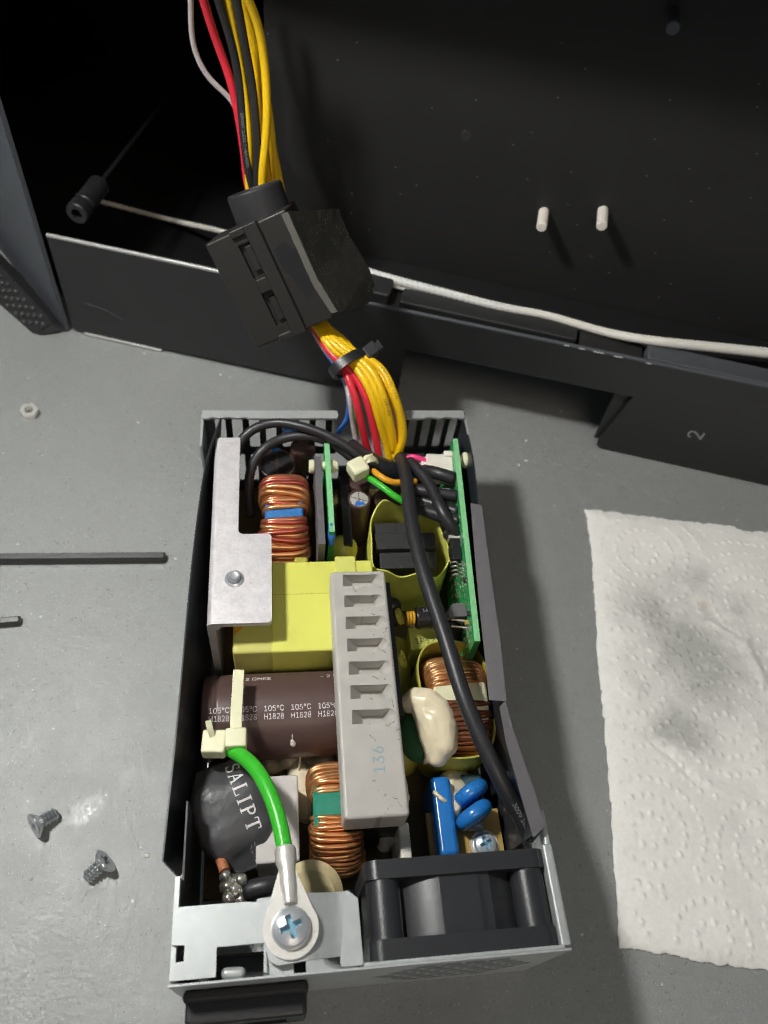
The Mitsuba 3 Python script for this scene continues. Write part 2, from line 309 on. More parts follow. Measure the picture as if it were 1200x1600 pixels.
put(k + '__socket_screw', case(tri(hexs)), 'm_black', smooth=35)
h = case(cyl(((136.8, 90.5)[0], ID + .2, (136.8, 90.5)[1]), ((136.8, 90.5)[0], ID - .2, (136.8, 90.5)[1]), 1.7, 20, .1)); put('computer_case__screw_hole', h, 'm_ink')
# grey side panel, its own angle, with the rubber foot
PE = unit(A((-127.8,273.8,0.0)) - A((-98.6,230.2,0.0))); PN = A([PE[1], -PE[0], 0]); PN = PN if PN[0] < 0 else -PN
p0 = CA + A([-.6, .3, 0])
q4 = [p0 + PN * .2, p0 + PE * 260 + PN * .2]
pm = sheet([q4[0][:2], (q4[0] + PE * 60)[:2], (q4[0] + PE * 130)[:2], q4[1][:2]], 1.6, .3, 190)
put('computer_case__side_panel', pm, 'm_case_grey', label='grey side panel at the left with a rubber foot')
ft = A([(-127.4,257.8,9.0), (-116.2,242.1,9.0), (-106.8,229.0,9.0), (-104.0,226.4,7.5), (-103.5,227.1,5.0), (-105.1,227.7,2.5), (-108.6,227.4,0.6), (-112.6,228.5,0.5), (-127.3,244.1,0.5), (-145.9,264.1,0.5), (-165.9,286.7,0.5), (-168.4,310.6,9.0), (-147.2,283.4,9.0)])
ce = ft.mean(0); u_, s_, vt = np.linalg.svd(ft - ce); fx = unit(vt[0]); fn = unit(vt[2]); fn = fn if fn[1] < 0 else -fn; fy = np.cross(fn, fx)
poly = Polygon(np.c_[(ft - ce) @ fx, (ft - ce) @ fy]).buffer(1.2).buffer(-1.2).simplify(.1)
foot = prism(poly, -10, -.4); top = prism(poly.buffer(-.5), -.5, 0)
put('computer_case__side_panel__rubber_foot', frame(cc([foot, top]), ce, fx, fy, fn), 'm_rubber', label='black dimpled rubber foot')
bs, (bx0, by0, bx1, by1) = [], poly.bounds
for i in range(int((bx1 - bx0) / 3.0) + 2):
    for j in range(8):
        x, y = bx0 + i * 3.0 + .4, by0 + j * 3.2 + (i % 2) * 1.6
        if poly.buffer(-1.5).contains(Point(x, y)): bs.append(trimesh.creation.icosphere(2, 1.05).apply_translation((x, y, .2)))
put('computer_case__side_panel__grip_bump', frame(cc(bs), ce, fx, fy, fn), 'm_grip', smooth=True, kind='stuff')

# ------------------------------------------------------------------ white cable lying in the case
p_ = spline([(-106.4,314.6,4.0), (-89.0,308.3,4.0), (-65.6,296.6,6.0), (-47.6,279.7,14.0), (-38.6,264.1,23.0), (-26.5,244.2,34.0), (-15.7,230.1,41.0), (4.6,219.4,43.0), (20.3,213.1,42.5), (42.5,204.7,42.5), (64.4,197.1,42.5), (75.6,194.3,42.5), (86.3,189.9,42.5), (96.9,185.5,42.5), (108.3,179.4,45.0), (125.4,175.7,46.0), (149.9,172.1,46.2), (172.0,168.3,46.5)], 2)
put('white_cable', sweep(p_, np.interp(np.arange(len(p_)) / len(p_), [0, .35, .45, .7, .85, 1], [1.0, 1.1, 1.7, 1.35, 1.7, 2.0]), 14), 'm_braid', smooth=True,
    label='white cable lying along the bottom of the case behind its lip', cat='cable')
put('white_cable_001', wire([(7.0,219.2,41.0), (20.5,213.1,40.5), (42.8,204.7,40.5), (65.1,197.7,40.3), (78.5,194.3,40.3), (93.7,188.3,40.2), (109.0,183.3,40.0), (122.9,181.9,40.0)], 1.2, 12, 2), 'm_braid', smooth=True,
    label='second thinner pale cable tucked under the white cable behind the lip', cat='cable')

# ------------------------------------------------------------------ the opened power supply
PS = 'power_supply__'
note('power_supply', 'opened grey power supply with its circuit parts, coils and fan showing', 'power supply')
# base, front and rear plate
put(PS + 'base_plate', box(-40.5, 40.5, .9, 149.2, .2, 1.2), 'm_steel')
fr = sbox(-40.75, 0, 40.75, 40.5)
holes = []
for j in range(-6, 7):
    for i in range(-5, 6):
        x, z = 19 + i * 5.2 + (j % 2) * 2.6, 20.3 + j * 4.5
        if math.hypot(x - 19, z - 20.3) < 17.6:
            holes.append(Polygon([(x + 2.6 * math.cos(a), z + 2.6 * math.sin(a)) for a in np.arange(6) * math.pi / 3 + math.pi / 6]))
fr = fr.difference(ops.unary_union(holes)).difference(sbox(-37.5, 8, -14.5, 31))
def upright(poly, y0, y1): return rot(prism(poly, -y1, -y0), (1, 0, 0), 90)
put(PS + 'front_plate', upright(fr, 0, .4), 'm_steel', label='grey front plate with fan grille and mains inlet')
fl = Polygon([(-40.4, 1), (-40.4, 4), (-37.9, 4.2), (-37.9, 7.0), (-40.4, 7.2), (-40.4, 12.6), (-39.2, 14), (-26, 14), (-22.4, 13.6), (-21.6, 1)]).difference(sbox(-31.6, .9, -22.3, 6.2).buffer(-.3).buffer(.3))
put(PS + 'front_plate__top_flange', prism(fl, 39.6, 40.5), 'm_steel')
put(PS + 'front_plate__top_flange', box(-2.4, 39.4, .45, 1.1, 39.9, 40.7), 'm_steel')
put(PS + 'front_plate__top_flange', box(-22.2, -16.4, .45, 4.0, 38.6, 39.5), 'm_steel')
put(PS + 'front_plate__top_flange', hull([(-29.6, 1.6, 38.6, 1.1), (-27.0, 1.5, 38.6, 1.1)], 16), 'm_steel', smooth=True)
tab = cc([prism(sbox(-25.2, 5.6, -13.2, 14.6).buffer(-1.6).buffer(1.6).union(sbox(-14, 5.6, -13.2, 14.6)), 40.7, 41.6)])
zt = [(-25.2, 41.2), (-13.6, 41.2), (-12.6, 40.9), (-8.0, 38.9), (-7.0, 38.6), (-3.0, 38.6)]
def bent(x0, x1, y0, y1):
    xs = np.unique(np.r_[x0, x1, [a for a, b in zt if x0 < a < x1]]); zs = np.interp(xs, *zip(*zt)); v, f = [], []
    for x, z in zip(xs, zs): v += [(x, y0, z - .45), (x, y1, z - .45), (x, y1, z + .45), (x, y0, z + .45)]
    for i in range(len(xs) - 1):
        for a in range(4): b = (a + 1) % 4; f += [[i * 4 + a, i * 4 + b, i * 4 + 4 + b], [i * 4 + a, i * 4 + 4 + b, i * 4 + 4 + a]]
    e = (len(xs) - 1) * 4; f += [[0, 2, 1], [0, 3, 2], [e, e + 1, e + 2], [e, e + 2, e + 3]]
    m = trimesh.Trimesh(v, f, process=False); m.fix_normals(); return m
tabp = Polygon([(-23.6, 14.0), (-25.2, 12.8), (-25.2, 13.2), (-24.4, 14.2), (-4.6, 14.8), (-2.7, 13.2), (-2.4, .9), (-7.0, .9), (-7.0, 2.8), (-19.6, 1.9), (-21.3, 2.9), (-22.0, 5.6), (-25.2, 11)])
def bend_sheet(poly, th):
    m = prism(poly, -th / 2, th / 2); m = m.subdivide_to_size(1.3); v = A(m.vertices); v[:, 2] += np.interp(v[:, 0], *zip(*zt)); m.vertices = v; return m
put(PS + 'front_plate__earth_tab', bend_sheet(tabp.buffer(-.4).buffer(.4), .9), 'm_steel', smooth=25, label='stepped grey tab under the earth screw')
put(PS + 'front_plate__side_flange', cc([rbox(38.9, 41.1, .9, 21, 1.3, 40.3, .5), rbox(40.2, 41.6, 19, 29, 3, 38.0, .5)]), 'm_steel', smooth=40)
put(PS + 'front_plate__side_flange', box(-40.6, -39.6, 1.0, 20, 1.3, 39.5), 'm_steel')
put(PS + 'mains_inlet', tri(man(rbox(-38.4, -13.8, -6.4, 6, 9.2, 30, 1.0)) - man(box(-34, -18, -8, -1, 13, 26))), 'm_black', label='black mains inlet socket')
put(PS + 'mains_inlet__rim', cc([rbox(-38.8, -13.4, -2.4, -.1, 8.6, 31.5, .8)]), 'm_black_soft')
rp = sbox(-40.75, 0, 40.75, 40.2)
cut = [sbox(.6, 14, 21.4, 41)]
for k, x in enumerate(np.arange(-37.2, -1, 5.15)): cut += [sbox(x, 24.2, x + 3.2, 38.4).buffer(-.7).buffer(.7), sbox(x, 7, x + 3.2, 21.6).buffer(-.7).buffer(.7)]
for k, x in enumerate((23.2, 27.6, 32.0, 36.2)): cut += [sbox(x, 24, x + 2.7, 38.2).buffer(-.6).buffer(.6), sbox(x, 7, x + 2.7, 21.4)]
put(PS + 'rear_plate', upright(rp.difference(ops.unary_union(cut)), 149, 150), 'm_fan', label='rear plate with tall vent slots and a cable gap')
def scal(x0, x1, w):
    xs = np.linspace(x0, x1, 60); ed = 147.0 + .5 * np.abs(np.sin((xs - x0) * 2 * math.pi / 10.4)) * (w[0] < xs) * (xs < w[1])
    return Polygon([(x0 - .1, 150.2), (x0 - .1, 147.8)] + list(zip(xs, ed)) + [(x1, 147.4), (x1 + .3, 148.4), (x1, 150.2)])
put(PS + 'rear_plate__top_flange', prism(scal(-40.5, .2, (-38, -27)), 40.2, 41.0), 'm_steel')
put(PS + 'rear_plate__top_flange', prism(scal(21.7, 40.0, (27, 38.5)), 40.2, 41.0), 'm_steel')
put(PS + 'rear_plate__side_flange', box(-40.9, -40.2, 137, 149, 1.3, 40.1), 'm_steel')
put(PS + 'rear_plate__side_flange', box(40.2, 40.9, 141, 149, 1.3, 40.1), 'm_steel')
# insulating sheets
ls = [(-35.0, 146.4), (-37.2, 138), (-38.7, 129.5), (-39.6, 120), (-40.2, 111), (-41.1, 91.5), (-41.8, 65), (-42.5, 42), (-43.0, 30), (-43.3, 22.8)]
p = spline([(x, y, 0) for x, y in ls], 2)[:, :2]; lo = np.c_[np.minimum(-38.6, p[:, 0] + 3.2), p[:, 1]]
def lean(lo, hi, z0, z1, th):
    k = len(lo); n = np.gradient(A(hi), axis=0); n = np.c_[-n[:, 1], n[:, 0]]; n /= np.linalg.norm(n, axis=1)[:, None]
    lo, hi, z0, z1 = A(lo), A(hi), np.broadcast_to(z0, k), np.broadcast_to(z1, k)
    v = np.vstack([np.c_[lo, z0], np.c_[hi, z1], np.c_[hi + n * th, z1], np.c_[lo + n * th, z0]]); f = []
    for i in range(k - 1):
        for a in range(4): b = (a + 1) % 4; f += [[a * k + i, b * k + i, b * k + i + 1], [a * k + i, b * k + i + 1, a * k + i + 1]]
    f += [[0, 3 * k, 2 * k], [0, 2 * k, k], [k - 1, 2 * k - 1, 3 * k - 1], [k - 1, 3 * k - 1, 4 * k - 1]]
    m = trimesh.Trimesh(v, f, process=False); m.fix_normals(); return m
zlo = np.interp(lo[:, 1], [22.8, 34], [24, 3]); zl = np.interp(zlo, [3, 24], [0, .62])
lo2 = lo * (1 - zl[:, None]) + p * zl[:, None]
put(PS + 'insulating_sheet', lean(lo2, p, zlo, 42, .35), 'm_film', smooth=40, label='black plastic sheet bulging out along the left side')
rs = [(40.1, 147.2), (40.7, 139), (40.7, 130.6), (40.2, 122), (39.6, 114.8), (38.6, 92), (37.7, 71), (36.9, 58), (36.9, 53), (37.4, 46), (38.3, 40), (39.3, 32), (40.3, 24.4)]
p = spline([(x, y, 0) for x, y in rs], 2)[:, :2]; lo = np.c_[np.interp(p[:, 1], [20, 60, 147], [35.6, 37.8, 39.2]), p[:, 1]]; lo[:, 0] = np.minimum(lo[:, 0], p[:, 0] + 1)
put(PS + 'insulating_sheet', lean(lo, p, 3, 40, -.4), 'm_film', smooth=40, label='dark plastic sheet along the right side')
fp = Polygon([(37.0, 114.2), (40.0, 113.2), (39.0, 92), (38.0, 71), (36.7, 54.2), (32.6, 54.9), (34.3, 80)])
fm = prism(fp, 40.3, 40.75).subdivide_to_size(2); v = A(fm.vertices); v[:, 2] += .25 * np.sin(v[:, 1] * .12) + (v[:, 0] - 38) * .12; fm.vertices = v
put(PS + 'insulating_sheet_001__folded_flap', fm, 'm_film_grey', smooth=30)
put(PS + 'insulating_sheet_001__folded_flap', bump_strip := prism(Polygon([(36.6, 54.6), (37.2, 47), (38.2, 40.5), (39.4, 33), (40.4, 24.6), (37.2, 22.4), (36.0, 33), (34.9, 44), (34.9, 53)]), 39.9, 40.3), 'm_film_grey')
put(PS + 'insulating_sheet', box(-39.5, -39.1, 1.2, 36, 2, 37), 'm_film')
# main board
put(PS + 'circuit_board', box(-38, 35.6, 20.8, 146, 4.2, 5.8), 'm_pcb_shaded', label='main circuit board, darkened to stand for shade')
fb0 = A((14.5,30.5,17.5)); fb1 = A((36.1,29.0,17.5)); fbz = 17.5
put(PS + 'filter_board', box(fb0[0] + 3, fb1[0], 20.6, (23.2,34.8,17.5)[1], fbz - 1.6, fbz), 'm_pcb_tan', label='small tan circuit board beside the fan'); so = A((23.9,29.1,17.5))
put(PS + 'filter_board__slot', box(so[0] - .55, so[0] + .55, so[1] - 2.4, so[1] + 2.4, fbz, fbz + .06), 'm_ink')
def screw_head(o, dirn, r, h, key, mat, label=None, cross=.56):
    m = man(lathe([(0, 0), (r * .96, 0), (r, .15 * h), (r * .97, .4 * h), (r * .86, .72 * h), (r * .62, .92 * h), (r * .3, h), (0, h * 1.02)], 48))
    w = cross * r * .27
    m = m - man(box(-cross * r, cross * r, -w, w, h * .35, h * 2)) - man(box(-w, w, -cross * r, cross * r, h * .35, h * 2))
    m = rot(tri(m), (0, 0, 1), 20); key = put(key, orient(m, o, dirn), mat, smooth=30, label=label)
    q = rot(cc([box(-cross * r + .05, cross * r - .05, -w + .03, w - .03, h * .35, h * .42), box(-w + .03, w - .03, w, cross * r - .05, h * .35, h * .42), box(-w + .03, w - .03, -cross * r + .05, -w, h * .35, h * .42)]), (0, 0, 1), 20)
    put(key + '__cross_recess', orient(q, o, dirn), 'm_recess'); return key
bo = A((31.2,26.2,18.1)); screw_head(bo, (0, 0, 1), 2.9, 2.2, PS + 'board_screw', 'm_zinc', 'zinc cross head screw on the tan board')
put(PS + 'board_screw__washer', cyl((bo[0], bo[1], fbz), (bo[0], bo[1], fbz + .6), 3.6, 32, .1), 'm_tin', smooth=35)
# fan
fc = A([19.0, 0, 20.3]); k = PS + 'fan'
sq = sbox(-20, -20, 20, 20).buffer(-3).buffer(3); ring = sq.difference(Point(0, 0).buffer(18.2, 32)).difference(ops.unary_union([Point(sx * 16, sz * 16).buffer(1.8) for sx in (-1, 1) for sz in (-1, 1)]))
def fanp(poly, y0, y1): return move(upright(poly, y0, y1), fc[0], 0, fc[2])
brl = Point(0, 0).buffer(19.4, 48).difference(Point(0, 0).buffer(18.2, 48)); brl = brl.difference(sbox(-4, 18.9, 20, 25))
put(k + '__flange', fanp(ring, 16.4, 20.2), 'm_fan', smooth=30); put(k + '__flange', fanp(ring, 1.2, 5.0), 'm_fan', smooth=30)
put(k + '__barrel', fanp(brl.union(Polygon([(-9.5, 16.5), (-5, 18.6), (7, 18.6), (13.4, 14), (12, 12), (-9, 12.5)]).difference(Point(0, 0).buffer(18.2, 48))), 5.0, 16.4), 'm_fan', smooth=25)
for sx in (-1, 1):
    for sz in (-1, 1): put(k + '__corner_post', move(upright(Point(sx * 16, sz * 16).buffer(3.7, 24).difference(Point(sx * 16, sz * 16).buffer(1.8)), 5.0, 16.4), fc[0], 0, fc[2]), 'm_fan', smooth=30)
put(k + '__hub', orient(lathe([(0, 0), (9, 0), (9.6, .7), (9.6, 10), (0, 10)], 40), (fc[0], 4, fc[2]), (0, 1, 0)), 'm_black', smooth=30)
for i in range(7):
    b = []
    for rr, tw in ((9.4, 50), (17.6, 30)):
        for s in (-1, 1):
            a = s * .30; b.append((rr * math.sin(a * 9.4 / rr), s * 3.8, rr * math.cos(a * 9.4 / rr)))
    v = A(b + [(x + .5, y + .5, z) for x, y, z in b]); bm = trimesh.convex.convex_hull(v); put(k + '__blade', move(rot(bm, (0, 1, 0), i * 360 / 7), fc[0], 9.5, fc[2]), 'm_black')
put(k + '__embossed_mark', move(text('H3', 2.3, .15), 28.2, 8.6, 35.2), 'm_black_soft')
# aluminium angle on the left
prof = Polygon([(-36.6, 6), (-36.6, 40), (-29.2, 40), (-29.2, 38.2), (-34.7, 38.2), (-34.7, 6)]).buffer(.01)
prof = prof.union(Point(-34.9, 38.3).buffer(1.7, 16)).difference(sbox(-37, 38.3, -34.9, 40.5).difference(Point(-34.9, 38.3).buffer(1.72, 16)))
ang = man(upright(prof, 78.4, 140.2)) + man(prism(sbox(-33, 78.4, -20.2, 105.6).buffer(-1.1).buffer(1.1), 38.25, 39.95))
ang = ang + man(prism(sbox(-30.0, 104.0, -27.6, 107.6).difference(Point(-27.6, 107.2).buffer(1.6, 16)).intersection(sbox(-30, 104, -28, 107.2)), 38.25, 39.95))
put(PS + 'aluminium_angle', tri(ang), 'm_alu', smooth=28, label='bare aluminium angle plate with a rivet')
rv = A((-29.9,91.4,40.0)); put(PS + 'aluminium_angle__rivet', move(lathe([(0, 0), (2.5, 0), (2.5, .35), (1.9, .75), (1.65, .4), (1.6, 1.2), (1.2, 1.75), (.9, 1.6), (0, 1.65)], 36), rv[0], rv[1], 39.95), 'm_screw', smooth=30)
put(PS + 'aluminium_angle__pressed_line', cc([box(-33.6, -29.2, 87.2, 87.4, 39.95, 40.03), box(-33.6, -33.4, 82, 87.2, 39.95, 40.03), box(-27.6, -27.4, 88, 93.5, 39.95, 40.02)]), 'm_alu')
# toroid coils: one wire wound round a ring core
def winding(c, R, hr, hx, rw, angs, seed, cols, jit=.25, layers=1, pts=18, sides=7):
    """Ring in the y-z plane round centre c; turns at the angles given (0 = up, positive towards +y)."""
    g = np.random.default_rng(seed); ms, col = [], []
    for k, a in enumerate(angs):
        lay = k % layers; e = rw * 1.6 * lay; t = np.linspace(0, 2 * np.pi, pts, endpoint=False)
        cs, sn = np.cos(t), np.sin(t); n = .62
        px = (hx + e) * np.sign(cs) * np.abs(cs) ** n; pr_ = (hr + e) * np.sign(sn) * np.abs(sn) ** n
        px = px + g.normal(0, jit * .3); tilt = g.normal(0, jit * .035)
        aa = a + g.normal(0, jit * .015) + tilt * px / hx + .02 * np.sin(t + g.uniform(0, 6))
        rad = R + pr_ + g.normal(0, jit * .25)
        P = np.c_[c[0] + px, c[1] + rad * np.sin(aa), c[2] + rad * np.cos(aa)]
        m = sweep(P, rw, sides, True); ms.append(m); cl = A(cols[g.integers(len(cols))]) * g.uniform(.85, 1.1); col.append(np.tile(cl, (len(m.vertices), 1)))
    return cc(ms), np.clip(np.vstack(col), 0, 1)
def ring_core(c, R, hr, hx): return move(rot(lathe([(R - hr, -hx), (R + hr - .5, -hx), (R + hr, -hx + .5), (R + hr, hx - .5), (R + hr - .5, hx), (R - hr, hx), (R - hr, -hx)], 48), (0, 1, 0), 90), *c)
COP = [(.80, .36, .14), (.74, .32, .12), (.82, .42, .17)]; RED = [(.62, .13, .09), (.72, .24, .12), (.80, .40, .16), (.78, .36, .14)]; COP_SHADE = [(.40, .15, .08), (.46, .18, .09)]  # last set: copper darkened for the cable shadow on the choke
k = PS + 'output_coil'; c0 = A([-16.6, 122.6, 18.4])
an = np.r_[np.arange(-100, -24, 4.6), np.arange(-12.0, 101, 4.6)] * math.pi / 180
m, col = winding(c0, 10.6, 3.5, 6.2, .82, an + .02, 3, RED, .5, 1); put(k + '__winding', m, 'm_copper', smooth=True, color=col)
an2 = np.r_[np.arange(-96, -34, 9.0), np.arange(4, 99, 9.1)] * math.pi / 180
m, col = winding(c0, 10.9, 4.5, 6.9, .8, an2 + .02, 5, RED, .8, 1); put(k + '__winding', m, 'm_copper', smooth=True, color=col, label='outer red copper turns')
put(k + '__core', ring_core(c0, 10.6, 3.0, 5.6), 'm_core_blue', smooth=30, label='blue ring core'); note(k, 'upright copper wound coil with a blue core at the rear')
k = PS + 'filter_coil'; c1 = A([-5.4, 35.6, 14.6])
an = np.r_[np.arange(-110, -13, 4.4), np.arange(19.5, 112, 4.4)] * math.pi / 180
m, col = winding(c1, 8.6, 3.4, 5.6, .62, an, 8, COP, .5); put(k + '__winding', m, 'm_copper', smooth=True, color=col)
an = np.r_[np.arange(-98, -20, 6.4), np.arange(27, 99, 6.4)] * math.pi / 180
m, col = winding(c1, 8.8, 4.2, 6.0, .62, an, 9, COP, .8); put(k + '__winding', m, 'm_copper', smooth=True, color=col)
put(k + '__core', ring_core(c1, 8.6, 3.3, 5.5), 'm_core_green', smooth=30, label='green ring core'); note(k, 'copper wound coil with a green core near the front')
k = PS + 'choke_coil'; c2 = A([28.2, 61.6, 16.8])
an = np.r_[np.arange(-112, -9, 4.5)] * math.pi / 180
m, col = winding(c2, 10.0, 3.9, 7.6, .62, an, 11, COP_SHADE, .4); put(k + '__winding', m, 'm_copper', smooth=True, color=col, label='front half of the winding, cable shadow put into its colour')
an = np.r_[np.arange(10, 112, 4.3)] * math.pi / 180
m, col = winding(c2, 10.0, 3.9, 7.6, .62, an, 12, COP, .3); put(k + '__winding', m, 'm_copper', smooth=True, color=col)
put(k + '__core', ring_core(c2, 10.0, 3.3, 7.0), 'm_nylon', smooth=30, label='cream core band'); note(k, 'copper wound choke coil inside a yellow tape ring')
tp = spline([(17.6, 62), (18.6, 73), (22.5, 77.2), (30, 78.4), (36, 75.5), (39.0, 66), (38.6, 54), (36.4, 46.6), (28, 45.2), (20, 47)] and [(x, y, 0) for x, y in [(18.0, 62), (18.4, 72), (21.5, 77.0), (29, 78.2), (34.6, 76), (37.2, 68), (37.0, 54), (34.4, 47), (28, 45.4), (20.5, 47)]], 1.2, closed=True)[:, :2]
tp = np.vstack([tp, tp[:1]]); ztop = 25.5 + 2.2 * np.sin((tp[:, 1] - 45) * .09)
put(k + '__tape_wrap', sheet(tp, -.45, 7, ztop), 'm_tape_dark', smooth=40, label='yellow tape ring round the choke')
put(PS + 'tape_block', rbox(18.2, 31.5, 79.0, 86.0, 6, 19.5, .6), 'm_tape_pale', label='pale yellow taped block with printing')
put(PS + 'tape_block__printing', move(text('1P52', 1.7, .05), 19.6, 80.6, 19.5), 'm_ink')
# main transformer in yellow tape
k = PS + 'transformer'
put(k + '__tape_wrap', rbox(-30.6, 5.5, 74.4, 86.0, 7, 31.0, .9), 'm_tape_dull', smooth=35, label='bright yellow taped bobbin')
put(k + '__tape_wrap', rbox(-20.6, 8, 74.0, 101.6, 7, 31.6, .7), 'm_tape', smooth=35)
put(k + '__core', cc([rbox(-31, -20.7, 86.1, 100, 7, 26.5, .5), rbox(-29, 9, 77, 99, 6, 20, .5)]), 'm_core')
put(k + '__tape_wrap', rbox(-20.6, 8.2, 74.1, 101.7, 20, 31.65, .5), 'm_tape', smooth=35) if False else None
put(k + '__tape_corner', prism([(-30.2, 85.6), (-24.0, 85.6), (-30.4, 79.4)], 31.02, 31.14), 'm_kapton', label='orange tape corner')
put(k + '__tape_edge', cc([box(-20.6, 7, 91.0, 91.12, 31.6, 31.64)]), 'm_tape_dark')
put(k + '__tape_edge', rbox(-2.6, 3.2, 97.2, 102.6, 28, 32.2, .3), 'm_tape_pale')
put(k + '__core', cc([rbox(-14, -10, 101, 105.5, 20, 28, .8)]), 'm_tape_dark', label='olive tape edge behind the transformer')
note(k, 'large transformer wrapped in bright yellow tape')
# large capacitor lying across
k = PS + 'large_capacitor'; yc, zc, rc = 62.6, 16.6, 11.2
put(k + '__body', orient(lathe([(0, 0), (rc - 1.6, 0), (rc - .4, .5), (rc, 1.6), (rc, 3.2), (rc - .35, 3.9), (rc, 4.6), (rc, 48), (0, 48)], 64), (-38.6, yc, zc), (1, 0, 0)), 'm_cap', smooth=30); note(k, 'large brown capacitor lying on its side with white printing')
def on_cap(m, x, ang, r=rc, lift=.03):
    """Wraps a flat text mesh (x along the can, y round it) on the can; ang = angle of its baseline towards the rear from the top."""
    v = A(m.vertices); th = math.radians(ang) + v[:, 1] / r; R_ = r + lift + v[:, 2]
    w = m.copy(); w.vertices = np.c_[x + v[:, 0], yc + R_ * np.sin(th), zc + R_ * np.cos(th)]; return w
for i in range(6):
    x = -36.4 + i * 6.85
    put(k + '__printing', cc([on_cap(text('105°C', 1.4, .04, width=5.0), x, -14.7), on_cap(text('H1828', 1.4, .04, width=5.0), x, -24.9)]), 'm_print')
put(k + '__printing', cc([on_cap(text('- 2 CHKE', 1.4, .04, width=8), -29.2, 34), on_cap(text('- 2 CH', 1.4, .04, width=6), -8.2, 34)]), 'm_print')
gl = [(x, 52.6 + math.sin(x) * .5, 7 + 1.5 * math.sin(x * .7), 1.9 + .5 * math.sin(x * 1.9)) for x in np.linspace(-22, 6, 15)]
gm = tri(m3.Manifold.batch_boolean([man(hull(gl[i:i + 2], 14)) for i in range(14)], m3.OpType.Add).refine_to_length(1.2)); trimesh.smoothing.filter_taubin(gm, iterations=8)
put(k + '__glue_bead', gm, 'm_glue', smooth=True)
gm = cc([bumpy(hull([(-14, 50, 8, 3), (-10, 46, 7, 3.2), (-12, 40, 6, 3)], 20), .5, .4, 3, 1.2), sweep(spline([(-14, 49, 10), (-13.4, 52.4, 16), (-13.0, 53.6, 19.6)], .8), .35, 8)])
put(PS + 'glue_lump', gm, 'm_glue', smooth=True, label='cream glue lump with a raised strand')
put(k + '__glue_strand', cc([bumpy(hull([(-15.6, 53.4, 22.8, .5), (-15.4, 53.0, 21.9, .8), (-15.2, 52.6, 20.5, .25)], 12), .1, 1, 4), sweep(spline([(-15.5, 54.4, 24.6), (-15.5, 53.5, 23), (-15.2, 52.6, 20.4)], .6), .14, 6)]), 'm_white', smooth=True)
# slotted grey cover
k = PS + 'slotted_cover'
cov = man(rbox(-4.7, 10.1, 29.0, 93.0, 30, 40, .9, 20))
for i in range(7):
    y = 90.1 - i * 6.28
    cov = cov - man(trimesh.convex.convex_hull(A([(-1.9, y - 1.85, 40.5), (7.6, y - 1.75, 40.5), (8.2, y + 1.5, 40.5), (-1.7, y + 1.75, 40.5), (1.4, y - 1.75, 36.2), (6.6, y - 1.75, 36.2), (6.6, y + 1.4, 36.2), (1.4, y + 1.4, 36.2)]))) - man(hull([(7.5, y - .15, 40.7, 1.95), (6.2, y - .15, 39.0, 1.65)], 24))
put(k + '__top', tri(cov), 'm_comb', smooth=25); note(k, 'light grey cover with seven slots down the middle')
o = text('136', 2.7, .05, False, width=6.2); put(k + '__stamp', move(rot(o, (0, 0, 1), 90), 5.4, 38.4, 40.0), 'm_print_blue', label='faint blue stamped number')
g = np.random.default_rng(12); sm = []
for i in range(34):
    x, y, a = g.uniform(1, 9.2), g.choice([g.uniform(49, 92), g.uniform(31, 55)], p=[.8, .2]), g.normal(-.5, .7); L = g.uniform(.5, 2.2)
    if abs(((90.1 - y) / 6.28 + .5) % 1 - .5) < .30 and x < 8.6 and 50 < y: continue
    sm.append(sweep(spline([(x + L * (t - .5) * math.cos(a), y + L * (t - .5) * math.sin(a) + g.normal(0, .12), 40.0) for t in (0, .33, .66, 1)], .25), g.uniform(.03, .07), 5))
put(k + '__scuff_mark', cc(sm), 'm_ink', kind='stuff')
put(k + '__glue_lump', bumpy(hull([(9.2, 38.4, 36.5, 1.3), (9.4, 34.2, 36, 1.6), (9.2, 31, 35, 1.0)], 18), .25, .8, 5, .8), 'm_glue', smooth=True)
put(PS + 'heat_sink', cc([box(10.2, 11.8, 54, 92, 6, 35), box(-4, 9, 30, 92, 6, 29.8)]), 'm_black', label='black heat sink under the slotted cover')
put(PS + 'heat_sink__ring', orient(lathe([(1.2, 0), (2.4, 0), (2.4, 1.0), (1.2, 1.0), (1.2, 0)], 24), (14.4,85.4,27.0), (1, .1, .5)), 'm_tape_dark', smooth=30)
put(PS + 'heat_sink__ring', orient(lathe([(1.2, 0), (2.4, 0), (2.4, 1.0), (1.2, 1.0), (1.2, 0)], 24), (14.3,74.0,24.0), (1, .1, .5)), 'm_tape_dark', smooth=30)
put(PS + 'heat_sink__ring', hull([(13.4, 88, 22, 3.0), (13.4, 90, 25, 2.6)], 20), 'm_black', smooth=True)
put(PS + 'glue_lump', bumpy(hull([(6.7,28.5,14.0) + (1.6,), (8.1,32.8,16.0) + (1.5,), (9.7,31.4,15.0) + (1.2,)], 16), .5, .6, 6, .9), 'm_white', smooth=True, label='torn white glue under the slotted cover')
put(PS + 'white_bracket', tri(man(rbox((12.3,29.5,22.0)[0] - 3.2, (12.3,29.5,22.0)[0] - .6, 22.6, 31.0, 8, 26, .5))), 'm_white', label='white plastic upright under the slotted cover')
put(PS + 'glue_lump', bumpy(hull([(14, 52, 8, 5), (15, 84, 8, 4.5), (13, 70, 9, 4)], 20), .5, .3, 9, 2), 'm_tape_dark', smooth=True, label='olive glue beside the heat sink')
